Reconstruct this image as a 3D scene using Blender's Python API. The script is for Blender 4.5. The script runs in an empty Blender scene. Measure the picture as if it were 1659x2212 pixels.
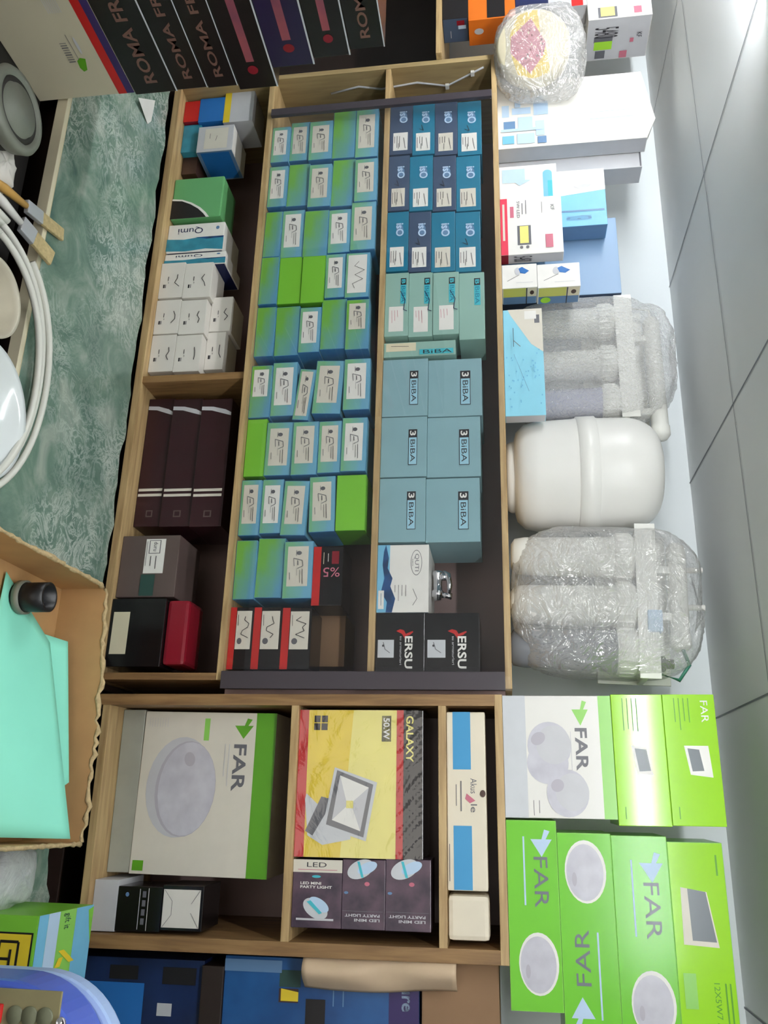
import bpy, bmesh, math, random
import numpy as np
from mathutils import Matrix, Vector
random.seed(7)
SC = bpy.context.scene
COL = SC.collection
PI = math.pi

# ------------------------------------------------------------------ camera
CU, CV, FPX = 1106.0, 829.5, 1817.0      # the picture is turned a quarter: u runs down it, v runs to its right
H = 1.75                                  # camera height
R = np.array([[0.94183104, -0.02499375, -0.33515609],
              [0.33530081, 0.13803616, 0.93194388],
              [-0.02297088, 0.99011178, -0.13838716]])
cam_d = bpy.data.cameras.new('camera'); cam = bpy.data.objects.new('camera', cam_d); COL.objects.link(cam)
cr, cu, cf = R[:, 0], R[:, 1], R[:, 2]
m = Matrix.Identity(4)
for i in range(3):
    m[i][0] = cu[i]; m[i][1] = -cr[i]; m[i][2] = -cf[i]
m[2][3] = H
cam.matrix_world = m
cam_d.sensor_fit = 'VERTICAL'; cam_d.sensor_height = 36.0
cam_d.lens = 36.0 * FPX / 2212.0
cam_d.clip_start = 0.02
SC.camera = cam

# ------------------------------------------------------------------ light and exposure
SC.view_settings.view_transform = 'Standard'
SC.view_settings.look = 'None'
SC.view_settings.gamma = 1.0
SC.view_settings.use_curve_mapping = False
SC.view_settings.exposure = 0.28
wd = bpy.data.worlds.new('world'); SC.world = wd; wd.use_nodes = True
wd.node_tree.nodes['Background'].inputs[0].default_value = (0.80, 0.86, 0.95, 1)
wd.node_tree.nodes['Background'].inputs[1].default_value = 0.25
CEIL = 0.466 + H
def area(name, loc, sx, sy, power, color, rot=(0, 0, 0)):
    l = bpy.data.lights.new(name, 'AREA'); l.shape = 'RECTANGLE'; l.size = sx; l.size_y = sy
    l.energy = power; l.color = color
    o = bpy.data.objects.new(name, l); COL.objects.link(o); o.location = loc; o.rotation_euler = rot
    return o
area('shop_door_light', (0.3, -1.9, 1.25), 2.2, 1.7, 12, (1.0, 0.93, 0.82), (PI / 2, 0, 0))

# ------------------------------------------------------------------ materials
def lin(c):
    c = c / 255.0
    return c / 12.92 if c <= 0.04045 else ((c + 0.055) / 1.055) ** 2.4
def rgb(c): return (lin(c[0]), lin(c[1]), lin(c[2]), 1)
MATS = {}
def mat(name, c=None, rough=0.55, metal=0.0, var=0.0, scale=40.0, bump=0.0, c2=None, spec=0.5, alpha=None, coat=0.0):
    if name in MATS: return MATS[name]
    M = bpy.data.materials.new(name); M.use_nodes = True; MATS[name] = M
    nt = M.node_tree; b = nt.nodes['Principled BSDF']
    b.inputs['Base Color'].default_value = rgb(c)
    b.inputs['Roughness'].default_value = rough; b.inputs['Metallic'].default_value = metal
    b.inputs['Specular IOR Level'].default_value = spec
    if coat: b.inputs['Coat Weight'].default_value = coat; b.inputs['Coat Roughness'].default_value = 0.12
    if alpha is not None: b.inputs['Alpha'].default_value = alpha
    if var or bump or c2:
        tc = nt.nodes.new('ShaderNodeTexCoord'); n = nt.nodes.new('ShaderNodeTexNoise')
        n.inputs['Scale'].default_value = scale; n.inputs['Detail'].default_value = 4
        nt.links.new(tc.outputs['Object'], n.inputs['Vector'])
        if var or c2:
            r = nt.nodes.new('ShaderNodeValToRGB')
            r.color_ramp.elements[0].position = 0.3; r.color_ramp.elements[1].position = 0.7
            k = 1 - var
            r.color_ramp.elements[0].color = rgb(c2) if c2 else tuple(x * k for x in rgb(c)[:3]) + (1,)
            r.color_ramp.elements[1].color = rgb(c)
            nt.links.new(n.outputs['Fac'], r.inputs['Fac']); nt.links.new(r.outputs['Color'], b.inputs['Base Color'])
        if bump:
            bp = nt.nodes.new('ShaderNodeBump'); bp.inputs['Strength'].default_value = bump; bp.inputs['Distance'].default_value = 0.004
            nt.links.new(n.outputs['Fac'], bp.inputs['Height']); nt.links.new(bp.outputs['Normal'], b.inputs['Normal'])
    return M
def wood(name, c, c2, axis=0, rough=0.5):
    M = mat(name, c, rough=rough); nt = M.node_tree; b = nt.nodes['Principled BSDF']
    tc = nt.nodes.new('ShaderNodeTexCoord'); mp = nt.nodes.new('ShaderNodeMapping'); n = nt.nodes.new('ShaderNodeTexNoise')
    s = [60, 60, 60]; s[axis] = 5; mp.inputs['Scale'].default_value = s
    n.inputs['Scale'].default_value = 1.3; n.inputs['Detail'].default_value = 6; n.inputs['Distortion'].default_value = 0.4
    r = nt.nodes.new('ShaderNodeValToRGB'); r.color_ramp.elements[0].position = 0.32; r.color_ramp.elements[1].position = 0.62
    r.color_ramp.elements[0].color = rgb(c2); r.color_ramp.elements[1].color = rgb(c)
    nt.links.new(tc.outputs['Object'], mp.inputs[0]); nt.links.new(mp.outputs[0], n.inputs['Vector'])
    nt.links.new(n.outputs['Fac'], r.inputs['Fac']); nt.links.new(r.outputs['Color'], b.inputs['Base Color'])
    bp = nt.nodes.new('ShaderNodeBump'); bp.inputs['Strength'].default_value = 0.25; bp.inputs['Distance'].default_value = 0.002
    nt.links.new(n.outputs['Fac'], bp.inputs['Height']); nt.links.new(bp.outputs['Normal'], b.inputs['Normal'])
    return M
def gradmat(name, ca, cb, gx=0.5, gz=0.6, off=-0.05, rough=0.45):
    # printed two-colour blend across the carton
    M = mat(name, ca, rough=rough); nt = M.node_tree; b = nt.nodes['Principled BSDF']
    tc = nt.nodes.new('ShaderNodeTexCoord'); dp = nt.nodes.new('ShaderNodeVectorMath'); dp.operation = 'DOT_PRODUCT'
    dp.inputs[1].default_value = (gx, 0, gz)
    n = nt.nodes.new('ShaderNodeTexNoise'); n.inputs['Scale'].default_value = 2.5
    ad = nt.nodes.new('ShaderNodeMath'); ad.operation = 'MULTIPLY_ADD'; ad.inputs[1].default_value = 0.5
    a2 = nt.nodes.new('ShaderNodeMath'); a2.operation = 'ADD'; a2.inputs[1].default_value = off - 0.25
    r = nt.nodes.new('ShaderNodeValToRGB'); r.color_ramp.elements[0].position = 0.25; r.color_ramp.elements[1].position = 0.85
    r.color_ramp.elements[0].color = rgb(ca); r.color_ramp.elements[1].color = rgb(cb)
    L = nt.links.new
    L(tc.outputs['Generated'], dp.inputs[0]); L(tc.outputs['Generated'], n.inputs['Vector'])
    L(n.outputs['Fac'], ad.inputs[0]); L(dp.outputs['Value'], ad.inputs[2]); L(ad.outputs[0], a2.inputs[0])
    L(a2.outputs[0], r.inputs['Fac']); L(r.outputs['Color'], b.inputs['Base Color'])
    return M
def plastic_film(name, tint=(1, 1, 1), haze=0.12, gloss=0.35, scale=22.0, bump=1.0, detail=4.0):
    M = bpy.data.materials.new(name); M.use_nodes = True; MATS[name] = M
    nt = M.node_tree; nt.nodes.clear(); N = nt.nodes.new; L = nt.links.new
    out = N('ShaderNodeOutputMaterial'); tr = N('ShaderNodeBsdfTransparent'); gl = N('ShaderNodeBsdfGlossy'); df = N('ShaderNodeBsdfTranslucent' if haze < .02 else 'ShaderNodeBsdfDiffuse')
    tr.inputs[0].default_value = (*tint, 1); gl.inputs['Roughness'].default_value = 0.09
    df.inputs[0].default_value = (0.95, 0.95, 0.95, 1)
    m1 = N('ShaderNodeMixShader'); m2 = N('ShaderNodeMixShader'); m1.inputs[0].default_value = haze
    L(tr.outputs[0], m1.inputs[1]); L(df.outputs[0], m1.inputs[2])
    fr = N('ShaderNodeLayerWeight'); fr.inputs[0].default_value = 0.25
    ma = N('ShaderNodeMath'); ma.operation = 'MULTIPLY_ADD'; ma.inputs[1].default_value = 0.55 * gloss; ma.inputs[2].default_value = gloss * 0.3; ma.use_clamp = True
    n = N('ShaderNodeTexNoise'); n.inputs['Scale'].default_value = scale; n.inputs['Detail'].default_value = detail; n.inputs['Distortion'].default_value = 2.6
    tc = N('ShaderNodeTexCoord'); bp = N('ShaderNodeBump'); bp.inputs['Strength'].default_value = bump; bp.inputs['Distance'].default_value = 0.035
    L(tc.outputs['Object'], n.inputs['Vector']); L(n.outputs['Fac'], bp.inputs['Height']); L(bp.outputs['Normal'], gl.inputs['Normal']); L(bp.outputs['Normal'], fr.inputs['Normal'])
    L(fr.outputs['Facing'], ma.inputs[0]); L(ma.outputs[0], m2.inputs[0]); L(m1.outputs[0], m2.inputs[1]); L(gl.outputs[0], m2.inputs[2]); L(m2.outputs[0], out.inputs[0])
    return M
def marble(name):
    M = mat(name, (120, 150, 135), rough=0.22); nt = M.node_tree; b = nt.nodes['Principled BSDF']; N = nt.nodes.new; L = nt.links.new
    tc = N('ShaderNodeTexCoord'); n1 = N('ShaderNodeTexNoise'); n1.inputs['Scale'].default_value = 9; n1.inputs['Detail'].default_value = 9; n1.inputs['Roughness'].default_value = 0.62; n1.inputs['Distortion'].default_value = 0.6
    r1 = N('ShaderNodeValToRGB'); e = r1.color_ramp.elements
    e[0].position = 0.32; e[0].color = rgb((78, 106, 96)); e[1].position = 0.68; e[1].color = rgb((158, 170, 158))
    k = e.new(0.5); k.color = rgb((112, 138, 124))
    n2 = N('ShaderNodeTexNoise'); n2.inputs['Scale'].default_value = 16; n2.inputs['Detail'].default_value = 8; n2.inputs['Distortion'].default_value = 2.2; n2.inputs['Roughness'].default_value = 0.7
    ab = N('ShaderNodeMath'); ab.operation = 'SUBTRACT'; ab.inputs[1].default_value = 0.5
    a2 = N('ShaderNodeMath'); a2.operation = 'ABSOLUTE'
    r2 = N('ShaderNodeValToRGB'); r2.color_ramp.elements[0].position = 0.0; r2.color_ramp.elements[0].color = (0.75, 0.75, 0.75, 1)
    r2.color_ramp.elements[1].position = 0.05; r2.color_ramp.elements[1].color = (0, 0, 0, 1)
    mx = N('ShaderNodeMix'); mx.data_type = 'RGBA'; mx.inputs['B'].default_value = rgb((205, 214, 205))
    n3 = N('ShaderNodeTexNoise'); n3.inputs['Scale'].default_value = 3.5
    r3 = N('ShaderNodeValToRGB'); r3.color_ramp.elements[0].position = 0.38; r3.color_ramp.elements[1].position = 0.58
    mu = N('ShaderNodeMath'); mu.operation = 'MULTIPLY'
    for q in (n1, n2, n3): L(tc.outputs['Object'], q.inputs['Vector'])
    L(n1.outputs['Fac'], r1.inputs['Fac']); L(n2.outputs['Fac'], ab.inputs[0]); L(ab.outputs[0], a2.inputs[0]); L(a2.outputs[0], r2.inputs['Fac'])
    L(n3.outputs['Fac'], r3.inputs['Fac']); L(r2.outputs['Color'], mu.inputs[0]); L(r3.outputs['Color'], mu.inputs[1])
    L(mu.outputs[0], mx.inputs['Factor']); L(r1.outputs['Color'], mx.inputs['A']); L(mx.outputs['Result'], b.inputs['Base Color'])
    return M

C = dict(white=(238, 236, 230), offwhite=(222, 216, 202), ink=(45, 42, 48), greyink=(110, 108, 112), black=(24, 20, 22),
         green=(112, 196, 45), dgreen=(88, 158, 24), biba=(140, 178, 186), turq=(70, 190, 205), red=(190, 28, 26), yellow=(235, 205, 50),
         paleyellow=(240, 228, 130), orange=(225, 115, 30), blue=(35, 110, 185), skyblue=(120, 190, 225), navy=(30, 38, 80), cream=(230, 220, 190),
         steelgrey=(150, 150, 155), lightgrey=(200, 200, 204), midgrey=(100, 100, 106), lime=(165, 225, 50), pink=(200, 110, 130), brown=(70, 45, 35),
         silver=(205, 208, 212), bluegrey=(100, 135, 175), purple=(52, 38, 92), tealbox=(26, 118, 150), slatebox=(62, 80, 108), paleblue=(190, 215, 240))
def K(n):
    if n in MATS: return MATS[n]
    return mat(n, C[n], rough=0.42, var=0.06, scale=25)
for nm in C: K(nm)
mat('gloss_green', (110, 198, 40), rough=0.25, var=0.05, scale=6)
mat('gloss_lime', (160, 222, 45), rough=0.13, var=0.05, scale=6)
mat('gloss_white', (236, 234, 228), rough=0.22, var=0.03, scale=6)
mat('gloss_yellow', (238, 210, 55), rough=0.2)
mat('gloss_black', (22, 18, 20), rough=0.18)
mat('maroon', (52, 24, 30), rough=0.3, var=0.15, scale=12)
mat('taupe', (92, 78, 74), rough=0.45, var=0.1, scale=10)
mat('dark_red', (130, 22, 38), rough=0.25)
mat('chrome', (225, 225, 230), rough=0.08, metal=1.0)
mat('cardboard', (190, 150, 100), rough=0.85, var=0.12, scale=18, bump=0.15)
mat('cardboard_brown', (150, 118, 88), rough=0.85, var=0.12, scale=10)
mat('torn_edge', (205, 180, 135), rough=0.95, var=0.3, scale=120, bump=0.8)
mat('cyan_paper', (150, 242, 216), rough=0.7, var=0.08, scale=5)
mat('pvc_grey', (120, 124, 112), rough=0.45, var=0.06, scale=12)
mat('pvc_dark', (40, 38, 34), rough=0.6)
mat('tube_black', (16, 16, 20), rough=0.4)
mat('hose_white', (225, 225, 215), rough=0.35)
mat('bowl_white', (230, 236, 236), rough=0.15)
mat('bowl_beige', (205, 198, 178), rough=0.4, var=0.12, scale=14)
mat('tank_white', (244, 243, 238), rough=0.3, var=0.03, scale=7)
mat('housing_white', (235, 235, 228), rough=0.4)
mat('housing_grey', (120, 124, 130), rough=0.25)
mat('housing_violet', (165, 168, 195), rough=0.2)
mat('tubing_green', (60, 130, 110), rough=0.4)
mat('device_blue', (70, 95, 190), rough=0.3)
mat('device_lightblue', (165, 190, 235), rough=0.35)
mat('panel_khaki', (140, 132, 95), rough=0.5, var=0.15, scale=30)
mat('button_grey', (105, 108, 85), rough=0.5)
mat('wall_paint', (232, 238, 240), rough=0.7, var=0.03, scale=3)
mat('dark_back', (160, 134, 130), rough=0.35, var=0.12, scale=4)  # lightened purple-brown: the reflection in the glass is put into this panel colour
mat('dark_wood', (44, 30, 24), rough=0.5, var=0.25, scale=8)
mat('black_table', (20, 18, 16), rough=0.6)
mat('floor_tile', (150, 146, 138), rough=0.4, var=0.1, scale=3)
mat('edge_grey', (62, 56, 62), rough=0.35)
mat('bristle', (205, 185, 135), rough=0.9, var=0.25, scale=150, bump=0.6)
mat('brush_wood', (205, 160, 85), rough=0.4)
mat('metal_ferrule', (190, 192, 195), rough=0.3, metal=0.4)
mat('plaster_back', (205, 200, 190), rough=0.8)
mat('teal_print', (60, 150, 175), rough=0.4, var=0.35, scale=30)
mat('water_print', (40, 90, 150), rough=0.35, var=0.75, scale=45)
mat('pure_blue', (42, 100, 160), rough=0.35, c2=(20, 62, 115), scale=7)
mat('deep_blue', (28, 48, 95), rough=0.35, c2=(16, 26, 55), scale=9)
wood('shelf_wood', (196, 168, 120), (160, 130, 88), 0)
wood('shelf_wood_v', (150, 116, 74), (112, 82, 50), 2)
wood('panel_wood', (170, 148, 104), (150, 128, 88), 2, 0.6)
gradmat('greenblue', (112, 176, 68), (95, 156, 190), 0.42, 0.62, -0.05)
gradmat('bluegreen_rim', (120, 182, 135), (112, 172, 200), 0.2, 0.9, 0.0)
mat('side_blue', (52, 112, 172), rough=0.4, c2=(90, 165, 190), scale=14)
mat('leaf_green', (124, 196, 58), rough=0.4, var=0.06, scale=8)
FILM = plastic_film('clear_film', (0.99, 0.99, 0.99), 0.24, 0.6, 15, 0.9, 3.0)
WRAP = plastic_film('wrap_film', (1, 1, 1), 0.01, 0.3, 9, 0.12)
BUBBLE = plastic_film('bubble_film', (0.99, 0.99, 0.99), 0.30, 0.4, 60, 0.7, 2.0)
GLASS = plastic_film('glass_pane', (0.99, 0.99, 0.99), 0.012, 0.10, 1, 0.0)
for nd in GLASS.node_tree.nodes:
    if nd.type == 'BSDF_GLOSSY': nd.inputs['Roughness'].default_value = 0.02
mat('lamp_tube', (255, 255, 255)); nt = MATS['lamp_tube'].node_tree.nodes['Principled BSDF']
nt.inputs['Emission Color'].default_value = (0.95, 0.98, 1, 1); nt.inputs['Emission Strength'].default_value = 75.0
MATS['marble'] = marble('marble_green')

# ------------------------------------------------------------------ geometry helpers
class MB:
    def __init__(s): s.v = []; s.f = []; s.m = []; s.mats = []; s.smooth = []
    def mi(s, name):
        M = name if not isinstance(name, str) else MATS[name]
        if M not in s.mats: s.mats.append(M)
        return s.mats.index(M)
    def add(s, vs, fs, m, smooth=False):
        o = len(s.v); s.v += [tuple(p) for p in vs]; k = s.mi(m)
        for f in fs: s.f.append(tuple(o + i for i in f)); s.m.append(k); s.smooth.append(smooth)
    def box(s, x0, x1, y0, y1, z0, z1, m):
        vs = [(x, y, z) for x in (x0, x1) for y in (y0, y1) for z in (z0, z1)]
        fs = [(0, 1, 3, 2), (4, 6, 7, 5), (0, 4, 5, 1), (2, 3, 7, 6), (0, 2, 6, 4), (1, 5, 7, 3)]
        ms = m if isinstance(m, (list, tuple)) else [m] * 6    # left right front back bottom top
        for f, mm in zip(fs, ms): s.add([vs[i] for i in f], [(0, 1, 2, 3)], mm)
        return s
    def lathe(s, prof, m, n=40, origin=(0, 0, 0), axis='z', smooth=True):
        vs = []
        for r, h in prof:
            for i in range(n):
                a = 2 * PI * i / n; p = (r * math.cos(a), r * math.sin(a), h)
                if axis == 'x': p = (h, p[0], p[1])
                elif axis == 'y': p = (p[0], -h, p[1])
                vs.append((p[0] + origin[0], p[1] + origin[1], p[2] + origin[2]))
        fs = [(j * n + i, j * n + (i + 1) % n, (j + 1) * n + (i + 1) % n, (j + 1) * n + i) for j in range(len(prof) - 1) for i in range(n)]
        s.add(vs, fs, m, smooth); return s
    def tube(s, pts, r, m, n=10, closed=False):
        P = [Vector(p) for p in pts]; k = len(P); vs = []; rr = r if isinstance(r, (list, tuple)) else [r] * k
        up = Vector((0.13, 0.21, 1)).normalized()
        for i in range(k):
            t = (P[(i + 1) % k] - P[i - 1]) if closed or 0 < i < k - 1 else (P[1] - P[0] if i == 0 else P[-1] - P[-2])
            t.normalize(); a = t.cross(up)
            if a.length < 1e-3: a = t.cross(Vector((1, 0, 0)))
            a.normalize(); b = t.cross(a)
            for j in range(n):
                q = 2 * PI * j / n; vs.append(P[i] + (a * math.cos(q) + b * math.sin(q)) * rr[i])
        fs = [(i * n + j, i * n + (j + 1) % n, ((i + 1) % k) * n + (j + 1) % n, ((i + 1) % k) * n + j) for i in range(k if closed else k - 1) for j in range(n)]
        if not closed: fs += [tuple(range(n))[::-1], tuple((k - 1) * n + j for j in range(n))]
        s.add(vs, fs, m, True); return s
    def build(s, name, parent=None, bevel=0, fixn=True, weld=False):
        me = bpy.data.meshes.new(name); me.from_pydata(s.v, [], s.f)
        for M in s.mats: me.materials.append(M)
        me.polygons.foreach_set('material_index', s.m); me.polygons.foreach_set('use_smooth', s.smooth)
        if fixn or bevel or weld:
            bm = bmesh.new(); bm.from_mesh(me)
            if bevel or weld: bmesh.ops.remove_doubles(bm, verts=bm.verts, dist=1e-5)
            if bevel:
                bmesh.ops.bevel(bm, geom=[e for e in bm.edges if e.is_manifold and e.calc_face_angle(0) > 0.5], offset=bevel, segments=2, profile=0.6, affect='EDGES', clamp_overlap=True)
            if fixn: bmesh.ops.recalc_face_normals(bm, faces=bm.faces)
            bm.to_mesh(me); bm.free()
        me.update()
        o = bpy.data.objects.new(name, me); COL.objects.link(o)
        if parent is not None: o.parent = parent
        return o
def tag(o, label=None, cat=None, group=None, kind=None):
    if label: o['label'] = label
    if cat: o['category'] = cat
    if group: o['group'] = group
    if kind: o['kind'] = kind
    return o
def empty(name, loc=(0, 0, 0), rot=None):
    o = bpy.data.objects.new(name, None); COL.objects.link(o); o.location = loc; o.empty_display_size = 0.02
    if rot is not None: o.rotation_euler = rot
    return o

TXT = {}
def text_mesh(s, bold=False):
    if (s, bold) in TXT: return TXT[(s, bold)]
    cu_ = bpy.data.curves.new('t', 'FONT'); cu_.body = s; cu_.resolution_u = 3
    if bold: cu_.offset = 0.022
    o = bpy.data.objects.new('t', cu_); COL.objects.link(o)
    me = bpy.data.meshes.new_from_object(o.evaluated_get(bpy.context.evaluated_depsgraph_get()))
    vs = np.array([v.co[:2] for v in me.vertices]); fs = [tuple(p.vertices) for p in me.polygons]
    mn = vs.min(0); mx = vs.max(0); vs = (vs - mn) / (mx - mn)
    bpy.data.objects.remove(o); bpy.data.curves.remove(cu_); bpy.data.meshes.remove(me)
    TXT[(s, bold)] = (vs, fs); return TXT[(s, bold)]
# printed marks: R rectangle, E ellipse, G polygon, L line, T text; coordinates are fractions of the face
def Rr(s0, s1, t0, t1, m): return ('G', [(s0, t0), (s1, t0), (s1, t1), (s0, t1)], m)
def G(pts, m): return ('G', pts, m)
def E(cx, cy, rx, ry, m, rot=0.0, n=28): return ('E', cx, cy, rx, ry, m, rot, n)
def L_(x0, y0, x1, y1, w, m): return ('L', x0, y0, x1, y1, w, m)
def T(s, s0, s1, t0, t1, m, rot=0, bold=False): return ('T', s, s0, s1, t0, t1, m, rot, bold)
def decal(root, part, items, w, dep, h, face='front', base=0, label=None):
    def P(s, t, off):
        if face == 'front': return (-w / 2 + s * w, -dep / 2 - off, t * h)
        if face == 'right': return (w / 2 + off, -dep / 2 + s * dep, t * h)
        if face == 'top': return (-w / 2 + s * w, -dep / 2 + t * dep, h + off)
    fw, fh = {'front': (w, h), 'right': (dep, h), 'top': (w, dep)}[face]
    b = MB(); k = base
    for it in items:
        k += 1; off = 0.00022 * k + 0.0002
        if it[0] == 'G': b.add([P(s, t, off) for s, t in it[1]], [tuple(range(len(it[1])))], it[2])
        elif it[0] == 'E':
            _, cx, cy, rx, ry, m, rot, n = it; pts = []
            for i in range(n):
                a = 2 * PI * i / n; ex = rx * fw * math.cos(a); ey = ry * fh * math.sin(a)
                pts.append(P(cx + (ex * math.cos(rot) - ey * math.sin(rot)) / fw, cy + (ex * math.sin(rot) + ey * math.cos(rot)) / fh, off))
            b.add(pts, [tuple(range(n))], m)
        elif it[0] == 'L':
            _, x0, y0, x1, y1, lw, m = it; dx = (x1 - x0) * fw; dy = (y1 - y0) * fh; l = math.hypot(dx, dy) or 1
            nx = -dy / l * lw / 2 / fw; ny = dx / l * lw / 2 / fh
            b.add([P(x0 + nx, y0 + ny, off), P(x0 - nx, y0 - ny, off), P(x1 - nx, y1 - ny, off), P(x1 + nx, y1 + ny, off)], [(0, 1, 2, 3)], m)
        elif it[0] == 'T':
            _, s, s0, s1, t0, t1, m, rot, bold = it; vs, fs = text_mesh(s, bold); pts = []
            for x, y in vs:
                if rot == 90: x, y = 1 - y, x
                elif rot == -90: x, y = y, 1 - x
                elif rot == 180: x, y = 1 - x, 1 - y
                pts.append(P(s0 + x * (s1 - s0), t0 + y * (t1 - t0), off))
            b.add(pts, fs, m)
    o = b.build(part, root, fixn=False)
    if label: o['label'] = label
    return o

# ------------------------------------------------------------------ frames (the faces of the shelf units)
def ray(u, v): return R @ np.array([u - CU, v - CV, FPX])
def rotm(yaw, roll, pit):
    cy, sy = math.cos(yaw), math.sin(yaw); Rz = np.array([[cy, -sy, 0], [sy, cy, 0], [0, 0, 1]])
    c, s = math.cos(roll), math.sin(roll); Ry = np.array([[c, 0, s], [0, 1, 0], [-s, 0, c]])
    c, s = math.cos(pit), math.sin(pit); Rx = np.array([[1, 0, 0], [0, c, -s], [0, s, c]])
    return Rz @ Ry @ Rx
class Frame:
    def __init__(s, o, M=None): s.o = np.array(o, float); s.M = np.eye(3) if M is None else M
    def px(s, u, v, d=0.0):
        r = s.M.T @ ray(u, v); c = s.M.T @ (np.array([0, 0, H]) - s.o)
        k = (d - c[1]) / r[1]; p = c + r * k; return p[0], p[2]
    def w(s, x, y, z): return Vector(s.o + s.M @ np.array([x, y, z]))
    def rot(s): return Matrix(s.M.tolist())
def at(u, v, y):
    r = ray(u, v); return Vector(r * (y / r[1]) + np.array([0, 0, H]))
def onz(u, v, z):
    r = ray(u, v); return Vector(r * ((z - H) / r[2]) + np.array([0, 0, H]))
FL = Frame((0, 1.70, H))
oR = at(1500, 1085, 1.66)
MR = rotm(0.0238, -0.0062, -0.006)
FR = Frame(oR, MR)

def place(o, F, x, y, z, tilt=0.0, yaw=0.0):
    Mx = F.rot() @ Matrix.Rotation(yaw, 3, 'Z') @ Matrix.Rotation(tilt, 3, 'Y')
    o.matrix_world = Matrix.Translation(F.w(x, y, z)) @ Mx.to_4x4()
def pkg(name, label, cat, F, u0, u1, v1, d, dep, body, z0=None, v0=None, parts=(), group=None, tilt=0.0, yaw=0.0, sides=None, bevel=0.0012, gapz=0.0005):
    um = (u0 + u1) / 2
    z1 = F.px(um, v1, d)[1]
    if z0 is None: z0 = F.px(um, v0, d)[1]
    z0 += gapz
    vb = v0
    if vb is None:
        # pixel of the bottom, for the mid height
        lo, hi = -400.0, v1
        for _ in range(30):
            mid = (lo + hi) / 2
            if F.px(um, mid, d)[1] < z0: lo = mid
            else: hi = mid
        vb = lo
    vm = (vb + v1) / 2
    x0 = F.px(u0, vm, d)[0]; x1 = F.px(u1, vm, d)[0]
    w = x1 - x0; h = z1 - z0
    s = sides or {}
    b = MB().box(-w / 2, w / 2, -dep / 2, dep / 2, 0, h, [s.get('left', body), s.get('right', body), s.get('front', body), body, s.get('bottom', body), s.get('top', body)])
    o = b.build(name, bevel=bevel)
    place(o, F, (x0 + x1) / 2, d + dep / 2, z0, tilt, yaw)
    tag(o, label, cat, group)
    for p in parts:
        decal(o, p[0], p[1], w, dep, h, p[2] if len(p) > 2 else 'front', 0, p[3] if len(p) > 3 else None)
    o['_t'] = z1; t = z1; del o['_t']
    return o, z1, (w, dep, h)

# ------------------------------------------------------------------ the room
def struct(name, b, **k):
    o = b.build(name, **k); o['kind'] = 'structure'; return o
X0, X1, Y0, Y1 = -3.6, 2.2, -2.1, 2.03
struct('floor', MB().box(X0, X1, Y0, Y1, -0.05, 0, 'floor_tile'))
struct('wall_back', MB().box(X0, X1, Y1, Y1 + 0.1, 0, CEIL + 0.1, 'wall_paint'))
struct('wall_left', MB().box(X0 - 0.1, X0, Y0, Y1 + 0.1, 0, CEIL + 0.1, 'wall_paint'))
struct('wall_right', MB().box(X1, X1 + 0.1, Y0, Y1 + 0.1, 0, CEIL + 0.1, 'wall_paint'))
# ceiling of large grey panels with dark joints
cm = mat('ceiling_panel', (232, 234, 234), rough=0.5, var=0.06, scale=2.5)
mat('ceiling_joint', (125, 128, 134), rough=0.7)
cb = MB().box(X0, X1, Y0, Y1, CEIL, CEIL + 0.08, 'ceiling_panel')
def seam(a, b, w=0.004):
    a = Vector(a); b = Vector(b); t = (b - a).normalized(); n = Vector((-t.y, t.x)) * w / 2
    cb.add([(a.x + n.x, a.y + n.y, CEIL - 0.0015), (a.x - n.x, a.y - n.y, CEIL - 0.0015), (b.x - n.x, b.y - n.y, CEIL - 0.0015), (b.x + n.x, b.y + n.y, CEIL - 0.0015)], [(0, 1, 2, 3)], 'ceiling_joint')
p1 = onz(560, 1463, CEIL); p2 = onz(130, 1600, CEIL); pk = onz(385, 1523, CEIL)
p3 = onz(1040, 1488, CEIL); p4 = onz(800, 1632, CEIL)
xs = [(p1.x + p2.x) / 2, (p3.x + p4.x) / 2]; sp = abs(xs[1] - xs[0])
for k in range(-3, 5): seam((xs[0] + k * sp, Y0), (xs[0] + k * sp, Y1))
for k in range(0, 6): seam((X0, pk.y - k * 0.6), (X1, pk.y - k * 0.6), 0.003)
struct('ceiling', cb)
# shop front wall behind the camera with a wide door opening
b = MB(); b.box(X0, -0.9, Y0 - 0.1, Y0, 0, CEIL, 'wall_paint'); b.box(1.5, X1, Y0 - 0.1, Y0, 0, CEIL, 'wall_paint'); b.box(-0.9, 1.5, Y0 - 0.1, Y0, 2.1, CEIL, 'wall_paint')
struct('wall_front', b)

# ceiling lamps
def batten(x, y, label):
    r = empty('ceiling_lamp', (x, y, CEIL)); tag(r, label, 'lamp')
    MB().box(-0.62, 0.62, -0.035, 0.035, -0.035, 0, 'gloss_white').build('lamp_body', r, bevel=0.004)
    MB().lathe([(0.0, -0.59), (0.013, -0.59), (0.013, 0.59), (0, 0.59)], 'lamp_tube', 16, (0, 0, -0.055), 'x').build('lamp_tube', r)
    for sx in (-1, 1): MB().box(sx * 0.6 - 0.012, sx * 0.6 + 0.012, -0.02, 0.02, -0.075, -0.03, 'gloss_white').build('lamp_holder', r)
batten(-0.15, 0.62, 'white fluorescent tube lamp on the ceiling above the aisle')
batten(-1.90, 1.06, 'bright fluorescent tube lamp on the ceiling at far left of the shelves')

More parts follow.
